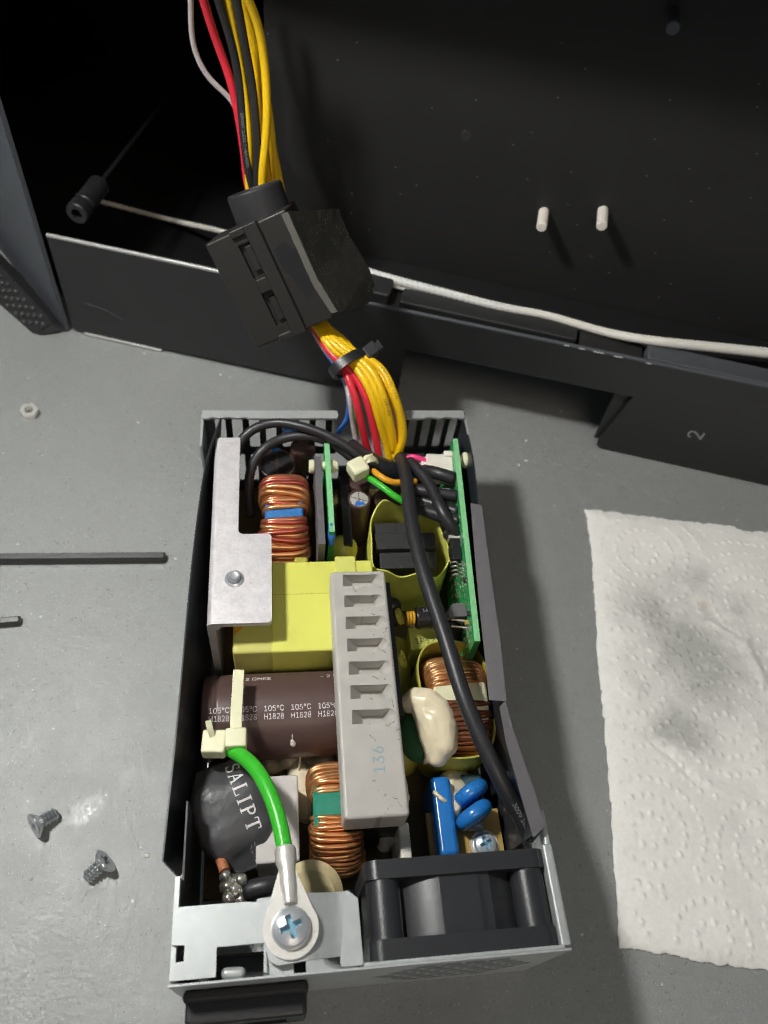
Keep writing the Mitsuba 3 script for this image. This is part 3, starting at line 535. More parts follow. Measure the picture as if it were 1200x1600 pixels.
# second transformer standing open in tape
k = PS + 'small_transformer'; note(k, 'small transformer with a black core standing in a yellow tape sleeve')
rim = [(x, y, 0) for x, y in [(8.4, 108), (9.0, 117), (12.0, 123.2), (20, 123.6), (28.6, 120.0), (30.6, 112), (31.4, 103), (28, 98.6), (18, 98.6), (9.0, 100.6)]]
tp = spline(rim, 1.0, closed=True)[:, :2]; tp = np.vstack([tp, tp[:1]]); zz = 27.5 + 1.6 * np.sin(tp[:, 0] * .6 + tp[:, 1] * .2) + (tp[:, 1] - 98) * .03
tap = sheet(tp, -.4, 6, zz); put(k + '__tape_sleeve', tap, 'm_tape', smooth=40, label='yellow tape sleeve')
put(k + '__core', rbox(10.6, 24.6, 114.2, 118.6, 8, 25.2, .35), 'm_core'); put(k + '__core', rbox(10.2, 28.6, 108.4, 114.0, 8, 26.4, .35), 'm_core'); put(k + '__core', rbox(11.2, 28.4, 102.6, 108.2, 8, 24.8, .35), 'm_core')
# small electrolytics and parts around the cable exit
def can(o, r, h, label, top='m_tin', tilt=(0, 0, 1), v=True):
    k = put(PS + 'small_capacitor', orient(lathe([(0, -h), (r, -h), (r, -.6), (r - .25, -.12), (r - .7, 0), (r - .95, -.3), (0, -.3)], 32), o, tilt), 'm_cap_small', smooth=30, label=label)
    g = [box(-r * .7, r * .7, -.12, .12, -.32, -.26), rot(box(-r * .7, r * .7, -.12, .12, -.32, -.26), (0, 0, 1), 70)]
    put(k + '__can_top', orient(lathe([(0, -.31), (r - .9, -.31), (r - .9, -.26), (0, -.26)], 32), o, tilt), top, smooth=30)
    put(k + '__vent_mark', orient(move(cc(g), 0, 0, .06), o, tilt), 'm_cap_small'); return k
k = can((6.3,125.8,28.0), 3.7, 22, 'brown capacitor with a cream and purple top')
put(k + '__polarity_mark', move(prism(Polygon([(-1.4, -2.6), (1.8, -2.2), (1.2, -.9), (.2, -1.2), (-.6, -.6), (-1.2, -1.2)]), 0, .05), *(A((6.3,125.8,28.0)) + A([0, 0, -.15]))), wname := 'm_wire_blue')
can((6.9,133.3,27.0), 3.5, 20, 'brown capacitor behind the cream topped one', 'm_cap_small')
can((14.6,127.6,25.0), 3.5, 18, 'brown capacitor leaning beside the green wire', 'm_cap_small', (.15, -.3, 1))
can((-18.5,142.3,25.0), 6.0, 20, 'dark capacitor behind the rear coil', 'm_black', (0, -.1, 1))
can((-10.1,146.9,27.0), 4.2, 20, 'dark purple capacitor in the rear corner', 'm_cap_small', (.2, 0, 1))
put(PS + 'blue_film', trimesh.convex.convex_hull(A([(-16.9,146.0,37.0), (-15.5,146.6,37.5), (-11.8,145.6,37.5), (-10.6,145.1,36.5), (-15.0,144.8,36.0), (-16.5,146.2,35.0)])), 'm_blue', label='scrap of blue film behind the black loops')
put(PS + 'blue_film', trimesh.convex.convex_hull(A([(-20.2,146.2,27.0), (-18.2,146.4,28.0), (-17.0,145.6,28.0), (-19.0,145.4,27.0), (-19.8,146.5,26.0)])), 'm_blue', label='scrap of blue film under the black loops')
put(PS + 'taped_coil', bumpy(hull([(0.8,111.4,22.0) + (4.4,), (0.3,107.7,20.0) + (3.6,)], 22), .25, .4, 2, 1.2), 'm_tape_dark', smooth=True, label='small coil in olive tape')
# upright boards
gx = A((-6.3,135.5,37.0)); put(PS + 'heat_plate', box(gx[0] - .9, gx[0] + 1.0, 104, gx[1], 8, 36.6), 'm_film_grey', label='grey upright plate beside the small green board')
bx = A((-3.4,137.6,38.0)); k = put(PS + 'small_board', box(bx[0] - .75, bx[0] + .85, 107, bx[1] + 2.0, 8, 38), 'm_pcb', label='small green upright circuit board')
put(k + '__board_edge', box(bx[0] - .74, bx[0] + .84, 107.1, bx[1] + 1.9, 38, 38.1), 'm_pcb_edge'); put(k + '__paint_mark', bumpy(hull([(bx[0] - .1, 109.5, 37.4, .9), (bx[0] + .1, 107.4, 35.5, 1.1), (bx[0], 106.8, 33, 1.0)], 12), .1, .9, 1), 'm_wire_blue', smooth=True, label='dark blue paint on the board end')
put(k + '__spacer', cc([cyl((gx[0] - 2.6, bx[1] - 4.2, 34.4), (gx[0] - .9, bx[1] - 4.2, 34.4), 2.1, 24), cyl((gx[0] - 1, bx[1] - 4.2, 34.4), (bx[0] + 3.2, bx[1] - 4.2, 34.4), 1.5, 20), cyl((bx[0] + .8, bx[1] - 4.2, 34.4), (bx[0] + 2.4, bx[1] - 4.2, 34.4), 2.0, 20)]), 'm_nylon', smooth=35)
put(PS + 'heat_plate', box(bx[0] + 4.2, bx[0] + 6.8, 110, bx[1] - 2, 8, 27), 'm_black', label='dark upright plate behind the small green board')
# large upright board at the right
k = PS + 'side_board'; note(k, 'green circuit board standing along the right side')
r0, r1 = A([36.9, 141.6, 0]), A([32.9, 72.0, 0]); rd = unit(r1 - r0); rn = A([rd[1], -rd[0], 0]); rl = np.linalg.norm(r1 - r0)
def brd(m): return frame(m, r0, rd, -rn if False else np.cross(A([0, 0, 1.]), rd), A([0, 0, 1.]))   # x along the board towards the front, y to the right, z up
put(k + '__board', brd(prism(sbox(0, -.8, rl, .8), 8, 37.5)), 'm_pcb'); put(k + '__board_edge', brd(box(.1, rl - .1, -.79, .79, 37.5, 37.62)), 'm_pcb_edge')
side = -1 if brd(box(0, 1, 1, 2, 0, 1)).centroid[0] > r0[0] else 1            # which local y faces the middle of the supply
def left(m): return brd(m) if side < 0 else frame(m, r0, rd, -np.cross(A([0, 0, 1.]), rd), A([0, 0, 1.]))
put(k + '__white_socket', left(cc([rbox(4.0, 10.8, -9.0, -.8, 27.6, 34.6, .4), rbox(4.6, 10.2, -10.6, -8.8, 28.6, 33.8, .4), box(3.2, 5.2, -3.4, -.8, 29, 35.2)])), 'm_white', label='white plug socket on the side board')
put(k + '__spacer', left(cc([cyl((5.6, .8, 33.8), (5.6, 2.2, 33.8), 1.5, 20), cyl((5.6, 2.2, 33.8), (5.6, 4.4, 33.8), 2.5, 28, .7)])), 'm_nylon', smooth=40)
g = np.random.default_rng(21); bs = []
for i in range(300):
    x, z = g.uniform(12, rl - 2), g.uniform(14, 37); r = g.uniform(.14, .46)
    bs.append(trimesh.creation.icosphere(1, r).apply_transform(np.diag([g.uniform(1, 2.6), .6, g.uniform(1, 2.4), 1])).apply_translation((x, -.85, z)))
put(k + '__solder_joint', left(cc(bs)), 'm_solder', smooth=True, kind='stuff')
bs = [left(sweep(A([(x, -.85, z), (x + 2.6, -.85, z + 1), (x + 3.8, -.85, z + 4.5)]), .07, 5)) for x, z in [(43, 28), (45, 22), (47, 30), (52, 26), (55, 30), (58, 24)]]
bs += [left(sweep(A([(43 + .5 * i, -.85, 34 - i), (46, -.85, 37 - i)]), .07, 5)) for i in range(5)]
put(k + '__printed_lines', cc(bs), 'm_print')
put(k + '__chip', left(cc([rbox(35.4, 42.2, -3.6, -1.0, 28.6, 34.2, .25)])), 'm_black', label='black chip on the side board')
for i in range(4): put(k + '__chip_lead', left(sweep(spline([(42.6 + i * 1.35, -3.9, 32.4), (42.7 + i * 1.35, -2.6, 33.2), (42.6 + i * 1.35, -1.6, 31.8), (42.7 + i * 1.35, -.8, 32.0)], .3), .33, 6)), 'm_solder', smooth=True)
put(k + '__chip_lead', left(cc([rbox(31.5, 34.2, -3.0, -.8, 30.2, 33.6, .3), rbox(34.0, 35.0, -4.2, -.8, 31, 34, .2)])), 'm_tin', label='silver end of a small chip')
tr_ = man(cyl((0, 0, 0), (0, 0, 5.6), 2.7, 36, .15)) - man(box(-4, 4, -4, -1.1, -1, 8))
put(k + '__transistor', move(rot(tri(tr_), (1, 0, 0), 14), *(A((30.4,84.4,33.0)) + A([-.3, 0, -5.4]))), 'm_film_grey', smooth=30, label='half round transistor with a grey top')
g = np.random.default_rng(77)
for i in range(26):
    x, z = g.uniform(14, rl - 3), g.uniform(18, 36.5); w, h = ((.7, 1.3), (1.3, .7), (1.0, 1.9))[i % 3]
    put(k + '__surface_part', left(box(x, x + w, -1.6, -.78, z - h, z)), ('m_black', 'm_pcb_tan', 'm_box_white', 'm_black_soft')[i % 4])
put(k + '__transistor', hull([(30.9,82.1,24.0) + (2.3,), (32.2,81.0,20.0) + (2.2,), (29.3,82.6,27.0) + (1.6,)], 16), 'm_black', smooth=True, label='dark rounded part under the transistor')
for i in range(2): put(k + '__chip_lead', left(sweep(A([(60 + i * 1.5, -5, 31 - i), (60.6 + i * 1.5, -.8, 31.4 - i)]), .3, 6)), 'm_tin', smooth=True)
# choke resistor beside the heat sink
ro = A((19.8,85.9,25.0)); put(PS + 'drum_coil', orient(lathe([(0, 0), (3.0, 0), (3.2, .4), (3.2, 8), (0, 8)], 32), ro, (1, 0, 0)), 'm_black', smooth=30, label='black drum coil with a gold wire end')
put(PS + 'drum_coil__winding', cc([move(rot(trimesh.creation.torus(1.6, .45, major_sections=24, minor_sections=8), (0, 1, 0), 90), ro[0] - .7 - i * .85, ro[1], ro[2]) for i in range(3)]), 'm_solder' if False else 'm_kapton', smooth=True)
put(PS + 'drum_coil__printing', move(text('1431', 1.0, .05), ro[0] + 1.4, ro[1] + .2, ro[2] + 3.2), 'm_print_dim')
# cream glue on a green disc
k = PS + 'disc_capacitor'; note(k, 'green disc capacitor smothered in cream glue')
put(k + '__disc', frame(lathe([(0, -1.8), (5.6, -1.5), (7.4, 0), (5.6, 1.5), (0, 1.8)], 40), A((17.7,53.6,22.5)), unit([0, 1, .15]), unit(np.cross([-.75, -.10, .65], [0, 1, .15])), unit([-.75, -.10, .65])), 'm_disc_green', smooth=40)
ch = [(15.1,60.3,27.0) + (2.6,), (16.6,60.5,28.0) + (3.2,), (19.1,59.5,28.5) + (3.8,), (21.5,57.2,28.0) + (4.2,), (22.5,53.4,27.0) + (4.4,), (22.2,49.7,26.0) + (4.2,), (20.9,46.7,24.5) + (2.8,)]
gm = tri(m3.Manifold.batch_boolean([man(hull(ch[i:i + 2], 20)) for i in range(len(ch) - 1)] + [man(hull([(17.3,59.3,28.5) + (2.6,), (19.8,54.8,29.0) + (2.6,), (20.4,50.8,28.0) + (2.6,), (19.0,47.0,25.0) + (1.4,)], 16)), man(hull([(19.0,47.0,25.0) + (1.3,), (17.8,45.7,23.0) + (.35,)], 12))], m3.OpType.Add).refine_to_length(.9)); trimesh.smoothing.filter_taubin(gm, iterations=14)
gm = bumpy(gm, .45, .35, 8); put(k + '__glue_blob', gm, 'm_glue', smooth=True, label='smooth cream glue blob')
# blue capacitors
fo = A((21.2,38.6,23.0)); put(PS + 'blue_capacitor', tri(man(rbox(fo[0] - 2.6, fo[0] + 2.6, 23.0, 42.2, 6.5, 23.5, 1.5, 20))), 'm_blue', smooth=40, label='blue upright box capacitor by the fan')
def blue_disc(c, label, ang):
    m = lathe([(0, -1.95), (3.3, -1.9), (4.3, -1.55), (4.9, -.9), (5.1, 0), (4.9, .9), (4.3, 1.55), (3.3, 1.9), (0, 1.95)], 40); m = rot(rot(m, (1, 0, 0), 90), (0, 0, 1), ang)
    k = put(PS + 'blue_capacitor', move(m, *c), 'm_blue', smooth=60, label=label); return k
blue_disc(A((29.1,38.2,20.0)), 'blue disc capacitor under the thick cable, rear one of two', 27); blue_disc(A((28.7,32.4,22.5)), 'blue disc capacitor nearest the zinc board screw', 29)
put(PS + 'glue_lump', bumpy(hull([(24.6,42.6,16.0) + (2.6,), (24.5,35.0,20.0) + (1.8,), (22.3,30.1,17.0) + (1.4,), (28.0,43.9,13.0) + (3,)], 16), .5, .5, 12, 1), 'm_glue', smooth=True, label='cream glue between the blue capacitors')
put(PS + 'glue_lump', sweep(spline([(19.1,38.3,23.6), (20.8,36.4,24.0), (23.1,35.8,21.0), (25.2,35.5,18.0)], .7), .55, 8), 'm_glue', smooth=True, label='glue strand across the blue box capacitor')
put(PS + 'dark_block', rbox(21.5, 33.6, 40.6, 44.2, 6, 17, .8), 'm_teal', smooth=30, label='dark teal taped block behind the blue discs')
put(PS + 'blue_capacitor_002__clear_lump', bumpy(hull([(30.4,30.7,18.5) + (1.5,), (28.3,30.7,18.0) + (1.2,)], 14), .3, .6, 4), 'm_screw', smooth=True)
# heat-shrink pouch, white box, disc, solder terminals at the left front
pa, pb = A((-34.1,48.1,27.0)), A((-26.3,24.2,22.0)); ax = unit(pb - pa); wx = unit(np.cross([0, 0, 1.], ax)); wz = np.cross(ax, wx); L = np.linalg.norm(pb - pa); rows = []
sec = [(0, 5.6, 1.6), (.05, 6.0, 2.6), (.12, 6.9, 4.6), (.22, 8.2, 6.6), (.32, 8.8, 7.2), (.5, 8.9, 7.3), (.64, 8.9, 7.1), (.75, 8.0, 6.0), (.84, 6.4, 4.2), (.91, 5.4, 2.6), (1.0, 5.2, 1.6)]
cs = CubicSpline([s[0] for s in sec], A([s[1:] for s in sec])); th = np.linspace(0, 2 * np.pi, 48, endpoint=False)
for t in np.linspace(0, 1, 46):
    w, h = cs(t); n = .48; c_, s_ = np.cos(th), np.sin(th)
    x, z = w * np.sign(c_) * np.abs(c_) ** n, h * np.sign(s_) * np.abs(s_) ** n
    rows.append(pa + ax * L * t + wx * x[:, None] + wz * z[:, None] - A([0, 0, 4.]))
v = np.vstack(rows); nn = 46; i, j = np.meshgrid(np.arange(nn - 1), np.arange(48), indexing='ij'); f = np.stack([i * 48 + j, i * 48 + (j + 1) % 48, (i + 1) * 48 + (j + 1) % 48, (i + 1) * 48 + j], -1).reshape(-1, 4)
f = np.vstack([f[:, [0, 1, 2]], f[:, [0, 2, 3]]]); v = np.vstack([v, rows[0].mean(0), rows[-1].mean(0)]); e = (nn - 1) * 48; j = np.arange(48)
f = np.vstack([f, np.stack([(j + 1) % 48, j, j * 0 + nn * 48], 1), np.stack([e + j, e + (j + 1) % 48, j * 0 + nn * 48 + 1], 1)])
pm = trimesh.Trimesh(v, f, process=False); pm.fix_normals(); pn = A(pm.vertex_normals)
pm.vertices = v + pn * ((meshkit.fbm(v * .22, 3, 2) - .5) * 1.3 + .35 * np.exp(-((v @ wx - pa @ wx + 3.0) / .5) ** 2))[:, None]
k = PS + 'shrink_pouch'; note(k, 'black heat shrink pouch with white lettering'); put(k + '__sleeve', pm, 'm_shrink', smooth=True)
# serif lettering from strokes
def stroke(lines, w): return ops.unary_union([LineString(l).buffer(w / 2, cap_style=2, join_style=2) for l in lines])
tS = [(2.5 + 1.25 * math.cos(a), 4.6 + 1.25 * math.sin(a)) for a in np.linspace(.35, 4.6, 14)] + [(2.5 + 1.5 * math.cos(a), 1.85 + 1.5 * math.sin(a)) for a in np.linspace(1.45, -2.75, 16)]
GL = {'S': (4.6, [(tS, .75), ([(3.9, 5.9), (3.7, 4.5)], .4), ([(.9, 1.9), (1.1, .2)], .4)]),
      'A': (5.6, [([(.9, 0), (2.7, 6)], .55), ([(2.6, 6), (4.6, 0)], .9), ([(1.4, 2.1), (3.9, 2.1)], .5), ([(.1, .2), (1.9, .2)], .4), ([(3.5, .2), (5.5, .2)], .4)]),
      'L': (4.9, [([(1.3, 0), (1.3, 6)], .95), ([(.3, .2), (4.2, .2)], .45), ([(4.15, 0), (4.15, 1.8)], .45), ([(.3, 5.8), (2.4, 5.8)], .4)]),
      'I': (2.9, [([(1.3, 0), (1.3, 6)], .95), ([(.2, .2), (2.4, .2)], .4), ([(.2, 5.8), (2.4, 5.8)], .4)]),
      'P': (4.7, [([(1.3, 0), (1.3, 6)], .95), ([(.2, .2), (2.4, .2)], .4), ([(.2, 5.75), (2.6, 5.75)], .5), ([(2.4, 5.75), (3.6, 5.2), (3.9, 4.3), (3.5, 3.3), (2.4, 2.9), (1.4, 2.9)], .7)]),
      'T': (5.0, [([(2.4, 0), (2.4, 6)], .95), ([(.2, 5.7), (4.6, 5.7)], .55), ([(.35, 5.8), (.35, 4.4)], .45), ([(4.45, 5.8), (4.45, 4.4)], .45), ([(1.3, .2), (3.5, .2)], .4)]),
      '-': (2.5, [([(.3, 2.3), (2.2, 2.3)], .7)])}
def serif(s, h, gap=.35):
    x, ps = 0, []
    for ch in s:
        w, st = GL[ch]; ps.append(affinity.translate(ops.unary_union([stroke([l], t) for l, t in st]), x, 0)); x += w + gap
    return affinity.scale(ops.unary_union(ps), h / 6, h / 6, origin=(0, 0))
from scipy.spatial import cKDTree
up = A(pm.vertices)[A(pm.vertex_normals)[:, 2] > .05]; tree = cKDTree(up[:, :2])
def drape(poly, o, dx, dy, lift=.10):
    m = prism(poly, 0, .05).subdivide_to_size(.8); v = A(m.vertices); w = A(o) + np.outer(v[:, 0], dx) + np.outer(v[:, 1], dy)
    dd, ii = tree.query(w[:, :2], k=6); wt = 1 / (dd + .3) ** 2; z = (up[ii, 2] * wt).sum(1) / wt.sum(1); w[:, 2] = z + v[:, 2] + lift; m.vertices = w; return m
tx = unit(A((-25.7,31.1,26.0)) - A((-31.7,47.0,28.0))); ty = A([-tx[1], tx[0], 0]); ty = ty if ty[0] > 0 else -ty
put(k + '__lettering', drape(serif('SALIPT', 3.5, .8), (-32.4,47.0,28.0), tx * A([1, 1, 0]) * .95, ty), 'm_print')
put(k + '__lettering', drape(serif('S-', 2.0), (-26.9,29.1,24.0), tx * A([1, 1, 0]), ty), 'm_print_dim')
put(PS + 'white_relay', rbox(-24.6, -14.4, 24.5, 44.6, 6, 23.5, .5), 'm_box_white', label='off white box component by the filter coil')
put(PS + 'cream_disc', orient(lathe([(0, -2), (5.6, -1.8), (7.4, 0), (5.6, 1.8), (0, 2)], 44), (-12.1,17.5,23.0), (-.1, -.45, .9)), 'm_disc_cream', smooth=40, label='cream disc component behind the earth screw')
g = np.random.default_rng(4); sb = []
for u, v_, z, r in [(352,1368,24,1.5), (362,1376,22,2.0), (355,1383,23,1.6), (376,1375,24,1.7), (368,1392,22,2.0), (357,1402,22,1.9), (380,1392,23,1.3), (375,1406,21,1.9), (366,1384,21,2.3)]:
    pass
SB = [(-31.4,22.5,24.0) + (1.2,), (-30.1,21.5,22.0) + (1.6,), (-31.0,20.5,23.0) + (1.2,), (-27.8,21.3,24.0) + (1.4,), (-29.2,19.4,22.0) + (1.6,), (-30.6,18.1,22.0) + (1.5,), (-27.3,19.1,23.0) + (1.0,), (-28.1,17.7,21.0) + (1.5,)]
for s in SB: sb.append(man(bumpy(hull([s, (s[0] + g.normal(0, .5), s[1] + g.normal(0, .5), s[2] - 2, s[3] * 1.1)], 14), .35, .9, int(abs(s[0] * 7)) % 50, .6)))
put(PS + 'solder_terminal', tri(m3.Manifold.batch_boolean(sb, m3.OpType.Add)), 'm_solder', smooth=45, label='lumpy silver solder on the inlet terminals')
put(PS + 'brown_sleeve', wire([(-33.6,27.9,20.0), (-32.3,25.3,23.0), (-31.5,23.3,24.0)], 1.25, 12, .6), 'm_wire_brown', smooth=True, label='short brown wire end at the solder terminal')
put(PS + 'black_lead', wire([(-26.7,19.1,22.0), (-24.2,19.5,23.0), (-20.9,19.9,23.0), (-17.3,20.6,20.0), (-14.2,20.4,16.0)], 2.2, 14, 1), 'm_tube', smooth=True, label='black sleeved lead from the solder terminal')
# earth wire with ring terminal and screw
k = PS + 'earth_wire'; note(k, 'green earth wire with a crimped ring terminal')
put(k + '__green_wire', wire([(-32.0,51.4,27.0), (-30.2,49.0,31.0), (-27.9,46.7,34.0), (-24.4,42.5,37.0), (-21.8,37.7,39.0), (-19.9,32.8,40.0), (-18.6,27.9,40.5), (-17.8,23.1,41.0)], 1.75, 18, .8), 'm_wire_green', smooth=True)
ra = A((-16.8,8.2,42.2)); cr0, cr1 = A((-17.8,23.7,41.0)), A((-17.0,14.1,42.6))
dq = unit(cr1 - cr0)
put(k + '__crimp', sweep(A([cr0, cr0 + dq * .5, cr0 + dq * 3, cr0 + dq * 4, cr1 - dq * 2, cr1 + dq * 1.5]), A([2.2, 2.35, 2.25, 1.85, 1.8, 1.3]), 24), 'm_tin', smooth=50)
rp_ = Point(0, 0).buffer(5.6, 32).union(Polygon([(-1.6, 11.2), (1.6, 11.2), (5.0, 2.4), (-5.0, 2.4)])).difference(Point(0, 0).buffer(1.5))
put(k + '__ring_terminal', move(rot(prism(rp_, -.45, .35), (0, 0, 1), math.degrees(math.atan2(cr0[1] - ra[1], cr0[0] - ra[0])) - 90), ra[0], ra[1], 42.2), 'm_tin', smooth=30)
screw_head(A([ra[0], ra[1], 42.6]), (0, 0, 1), 4.0, 2.6, PS + 'earth_screw', 'm_screw', 'shiny cross head screw holding the earth ring')
# wires inside
def sleeve(key, pts, r, mat='m_tube', label=None): return put(PS + key, wire(pts, r, 16, .9), mat, smooth=True, label=label)
BCP = [(20.1,139.1,31.0), (20.1,131.1,35.0), (19.6,119.2,38.0), (19.4,103.2,40.0), (20.4,91.2,41.0), (22.1,80.1,41.5), (24.2,67.3,41.5), (26.3,55.7,40.5), (29.4,45.8,38.5), (33.0,37.3,35.5), (37.0,30.9,31.0), (40.3,25.1,27.0), (41.4,21.7,25.0)]
BC = sleeve('black_cable', BCP, 2.05, label='thick black fan cable crossing the supply'), BCP
sleeve('black_cable', [(9.8,138.5,30.0), (6.5,135.4,37.0), (0.3,138.2,40.0), (-6.4,141.7,41.0), (-13.0,144.3,41.0), (-18.8,146.0,40.0), (-24.2,145.1,39.0), (-28.5,142.5,37.0), (-30.9,139.0,33.0), (-32.3,136.0,28.0)], 1.45, label='outer black loop round the rear coil')
sleeve('black_cable', [(9.3,138.1,28.0), (5.0,136.3,34.0), (-2.0,140.5,37.0), (-10.5,142.5,38.0), (-17.1,142.1,37.0), (-22.2,139.2,36.0), (-25.7,135.5,33.0), (-27.0,131.5,29.0), (-27.0,127.9,24.0), (-26.7,125.7,20.0)], 1.45, label='inner black loop round the rear coil')
sleeve('black_sleeve', [(3.7,140.9,34.0), (7.4,137.1,34.0), (12.4,135.3,32.0), (18.9,135.4,28.0), (23.3,135.8,26.0)], 3.3, 'm_film', 'black sleeve gathering the wires at the rear')
sleeve('black_cable', [(22.4,135.9,33.0), (24.1,131.5,35.0), (26.4,126.0,36.0), (28.1,118.6,37.0), (29.6,112.8,37.0), (31.8,109.8,35.0), (34.1,108.6,32.0)], 1.75, label='short black cable looping to the side board')
sleeve('board_lead', [(26.4,133.8,31.5), (30.3,129.3,35.5), (35.0,127.3,35.5)], 2.0, label='black sleeved lead under the white socket'); sleeve('board_lead', [(15.7,129.3,30.0), (18.6,127.0,32.0), (23.1,124.8,33.5), (35.1,121.5,34.5)], 1.9, label='black sleeved lead with white printing, rear')
sleeve('board_lead', [(21.5,124.4,30.5), (26.0,121.7,31.5), (30.4,119.0,32.5), (34.9,116.3,33.5)], 1.7, label='black sleeved lead above the printed one'); sleeve('board_lead', [(19.6,124.2,29.5), (24.9,119.6,30.5), (29.9,115.7,32.5), (34.8,112.6,33.5)], 2.0, label='black sleeved lead with white printing, front')
put(PS + 'board_lead_001__printing', cc([move(text('105 80', 1.1, .04, width=4.2), *(23.8,124.3,35.2)), move(text('A-M01', 1.1, .04, width=3.6), *(29.2,122.1,36.1))]), 'm_print')
put(PS + 'board_lead_003__printing', move(rot(text('12 P1', 1.1, .04, width=4), (0, 0, 1), -22), *(23.7,120.1,32.5)), 'm_print_dim')
sleeve('signal_wire', [(10.3,130.2,36.0), (12.1,127.4,37.0), (14.2,125.7,37.0), (18.0,125.7,36.0), (23.1,126.9,35.0)], .95, 'm_wire_orange', 'orange wire crossing behind the black cable')
sleeve('signal_wire', [(7.5,130.3,34.0), (9.9,127.5,35.0), (13.1,124.0,35.5), (16.3,121.2,35.0), (20.6,119.3,33.0)], 1.0, 'm_wire_green', 'thin green wire over the brown capacitors')
sleeve('signal_wire', [(20.8,136.8,30.0), (21.5,137.5,32.0), (23.3,137.6,33.5), (25.7,136.8,33.5), (28.8,135.4,33.0)], .95, 'm_wire_pink', 'pink wire to the white socket')
sleeve('signal_wire', [(22.6,132.3,28.0), (25.5,133.9,31.0), (27.3,135.2,32.0), (29.3,135.1,32.0)], .8, 'm_wire_blue', 'blue wire to the white socket'); sleeve('signal_wire', [(22.5,130.7,28.0), (26.6,133.7,30.0), (29.0,134.7,31.0), (30.7,135.2,31.0)], .9, 'm_wire_orange', 'orange wire to the white socket')
sleeve('signal_wire', [(26.1,138.3,30.0), (26.6,135.7,32.0), (28.0,134.6,32.4)], .7, 'm_wire_white', 'white wire to the white socket')
put(PS + 'cable_end', hull([(32.9,110.0,31.0) + (2.3,), (32.5,112.0,27.0) + (2.2,)], 18), 'm_tube', smooth=True, label='black cable end bent over at the side board')
# main wires rising out of the rear
def pw(col, pts, r, label): return put(PS + 'output_wire', wire(pts, r, 14, 1.1), 'm_wire_' + col, smooth=True, label=label), pts, r
def wire_print(key, pts, r, s, start, h, mat, flip=False):
    p = spline(pts, .6); t = np.r_[0, np.cumsum(np.linalg.norm(np.diff(p, axis=0), axis=1))]
    if flip: p = p[::-1]; t = t[-1] - t[::-1]
    m = meshkit.text_mesh(s, h, .03).subdivide_to_size(1.0); v = A(m.vertices); q = start + v[:, 0]
    c = np.c_[[np.interp(q, t, p[:, i]) for i in range(3)]].T; c2 = np.c_[[np.interp(q + .5, t, p[:, i]) for i in range(3)]].T
    d_ = c2 - c; d_ /= np.linalg.norm(d_, axis=1)[:, None]; tc_ = EYE - c; tc_ /= np.linalg.norm(tc_, axis=1)[:, None]
    tc_ = tc_ * .8 + A([0, 0, .5]); tc_ -= d_ * (tc_ * d_).sum(1)[:, None]; tc_ /= np.linalg.norm(tc_, axis=1)[:, None]; sd = np.cross(tc_, d_)
    y = v[:, 1] - h / 2; a = y / r; m.vertices = c + (sd * np.sin(a)[:, None] + tc_ * np.cos(a)[:, None]) * (r + .015 + v[:, 2])[:, None]
    put(key + '__printing', m, mat)
W_ = {}
W_['red_a'] = pw('red', [(11.0,142.8,27.0), (9.2,144.4,33.0), (7.2,146.6,41.0), (5.0,150.7,48.0), (2.7,156.3,51.0), (0.3,161.0,52.0), (-3.2,166.1,53.0), (-5.6,170.7,54.0), (-10.2,186.8,53.0), (-17.0,199.3,63.0), (-25.5,206.2,78.5), (-26.7,209.4,89.0), (-28.0,213.2,98.5), (-30.1,216.9,107.5), (-33.2,218.4,116.9), (-35.6,217.8,126.5), (-37.6,217.1,135.5)], 1.2, 'red wire on the left of the output bundle, running on above the ferrite clamp')
W_['red_b'] = pw('red', [(14.1,140.4,27.0), (13.0,142.6,32.0), (11.0,146.2,40.0), (8.6,150.3,47.0), (5.8,154.9,50.0), (2.3,158.3,52.0), (-2.0,162.8,53.5), (-5.0,169.6,54.5)], 1.2, 'red wire of the output bundle next to the yellow ones')
W_['y1'] = pw('yellow', [(17.3,140.9,27.0), (15.4,143.5,34.0), (12.8,145.7,42.0), (10.1,149.7,49.0), (7.3,154.3,52.0), (4.3,158.7,53.0), (-1.1,162.6,55.0), (-4.4,167.9,56.0), (-10.2,186.8,53.0), (-17.0,199.3,63.0), (-25.3,203.4,80.3), (-25.2,205.8,89.2), (-25.2,208.7,97.3), (-26.2,213.1,107.8), (-27.6,215.0,118.7), (-28.9,214.4,128.3), (-30.2,213.4,137.3)], 1.2, 'yellow wire beside the red ones, between two black wires higher up')
W_['y2'] = pw('yellow', [(18.0,142.9,30.0), (16.5,144.4,36.0), (14.3,146.1,43.0), (11.6,149.6,50.0), (8.6,154.6,53.0), (4.9,158.5,54.5), (-0.3,162.9,56.0), (-3.8,168.5,56.0), (-7.8,186.9,53.0), (-13.1,199.5,63.0), (-18.8,210.0,78.5), (-20.5,214.0,88.6), (-22.1,219.1,99.5), (-23.4,223.4,110.1), (-25.1,224.5,121.3), (-26.3,224.6,133.5)], 1.2, 'yellow wire second from the red ones')
W_['y3'] = pw('yellow', [(18.4,142.0,31.0), (17.3,143.5,37.0), (15.6,145.7,44.0), (13.0,149.1,51.0), (9.8,155.0,54.0), (5.7,159.1,55.0), (0.9,163.5,56.0), (-3.1,169.7,56.0), (-8.8,186.8,53.0), (-14.7,199.4,63.0), (-21.4,201.1,83.6), (-20.6,203.9,92.5), (-19.7,206.8,100.5), (-19.6,209.8,108.0), (-20.3,212.0,117.2), (-21.9,211.8,125.2), (-23.9,210.8,130.8), (-26.8,209.3,139.0)], 1.2, 'bright yellow wire in front of the others above the ferrite clamp')
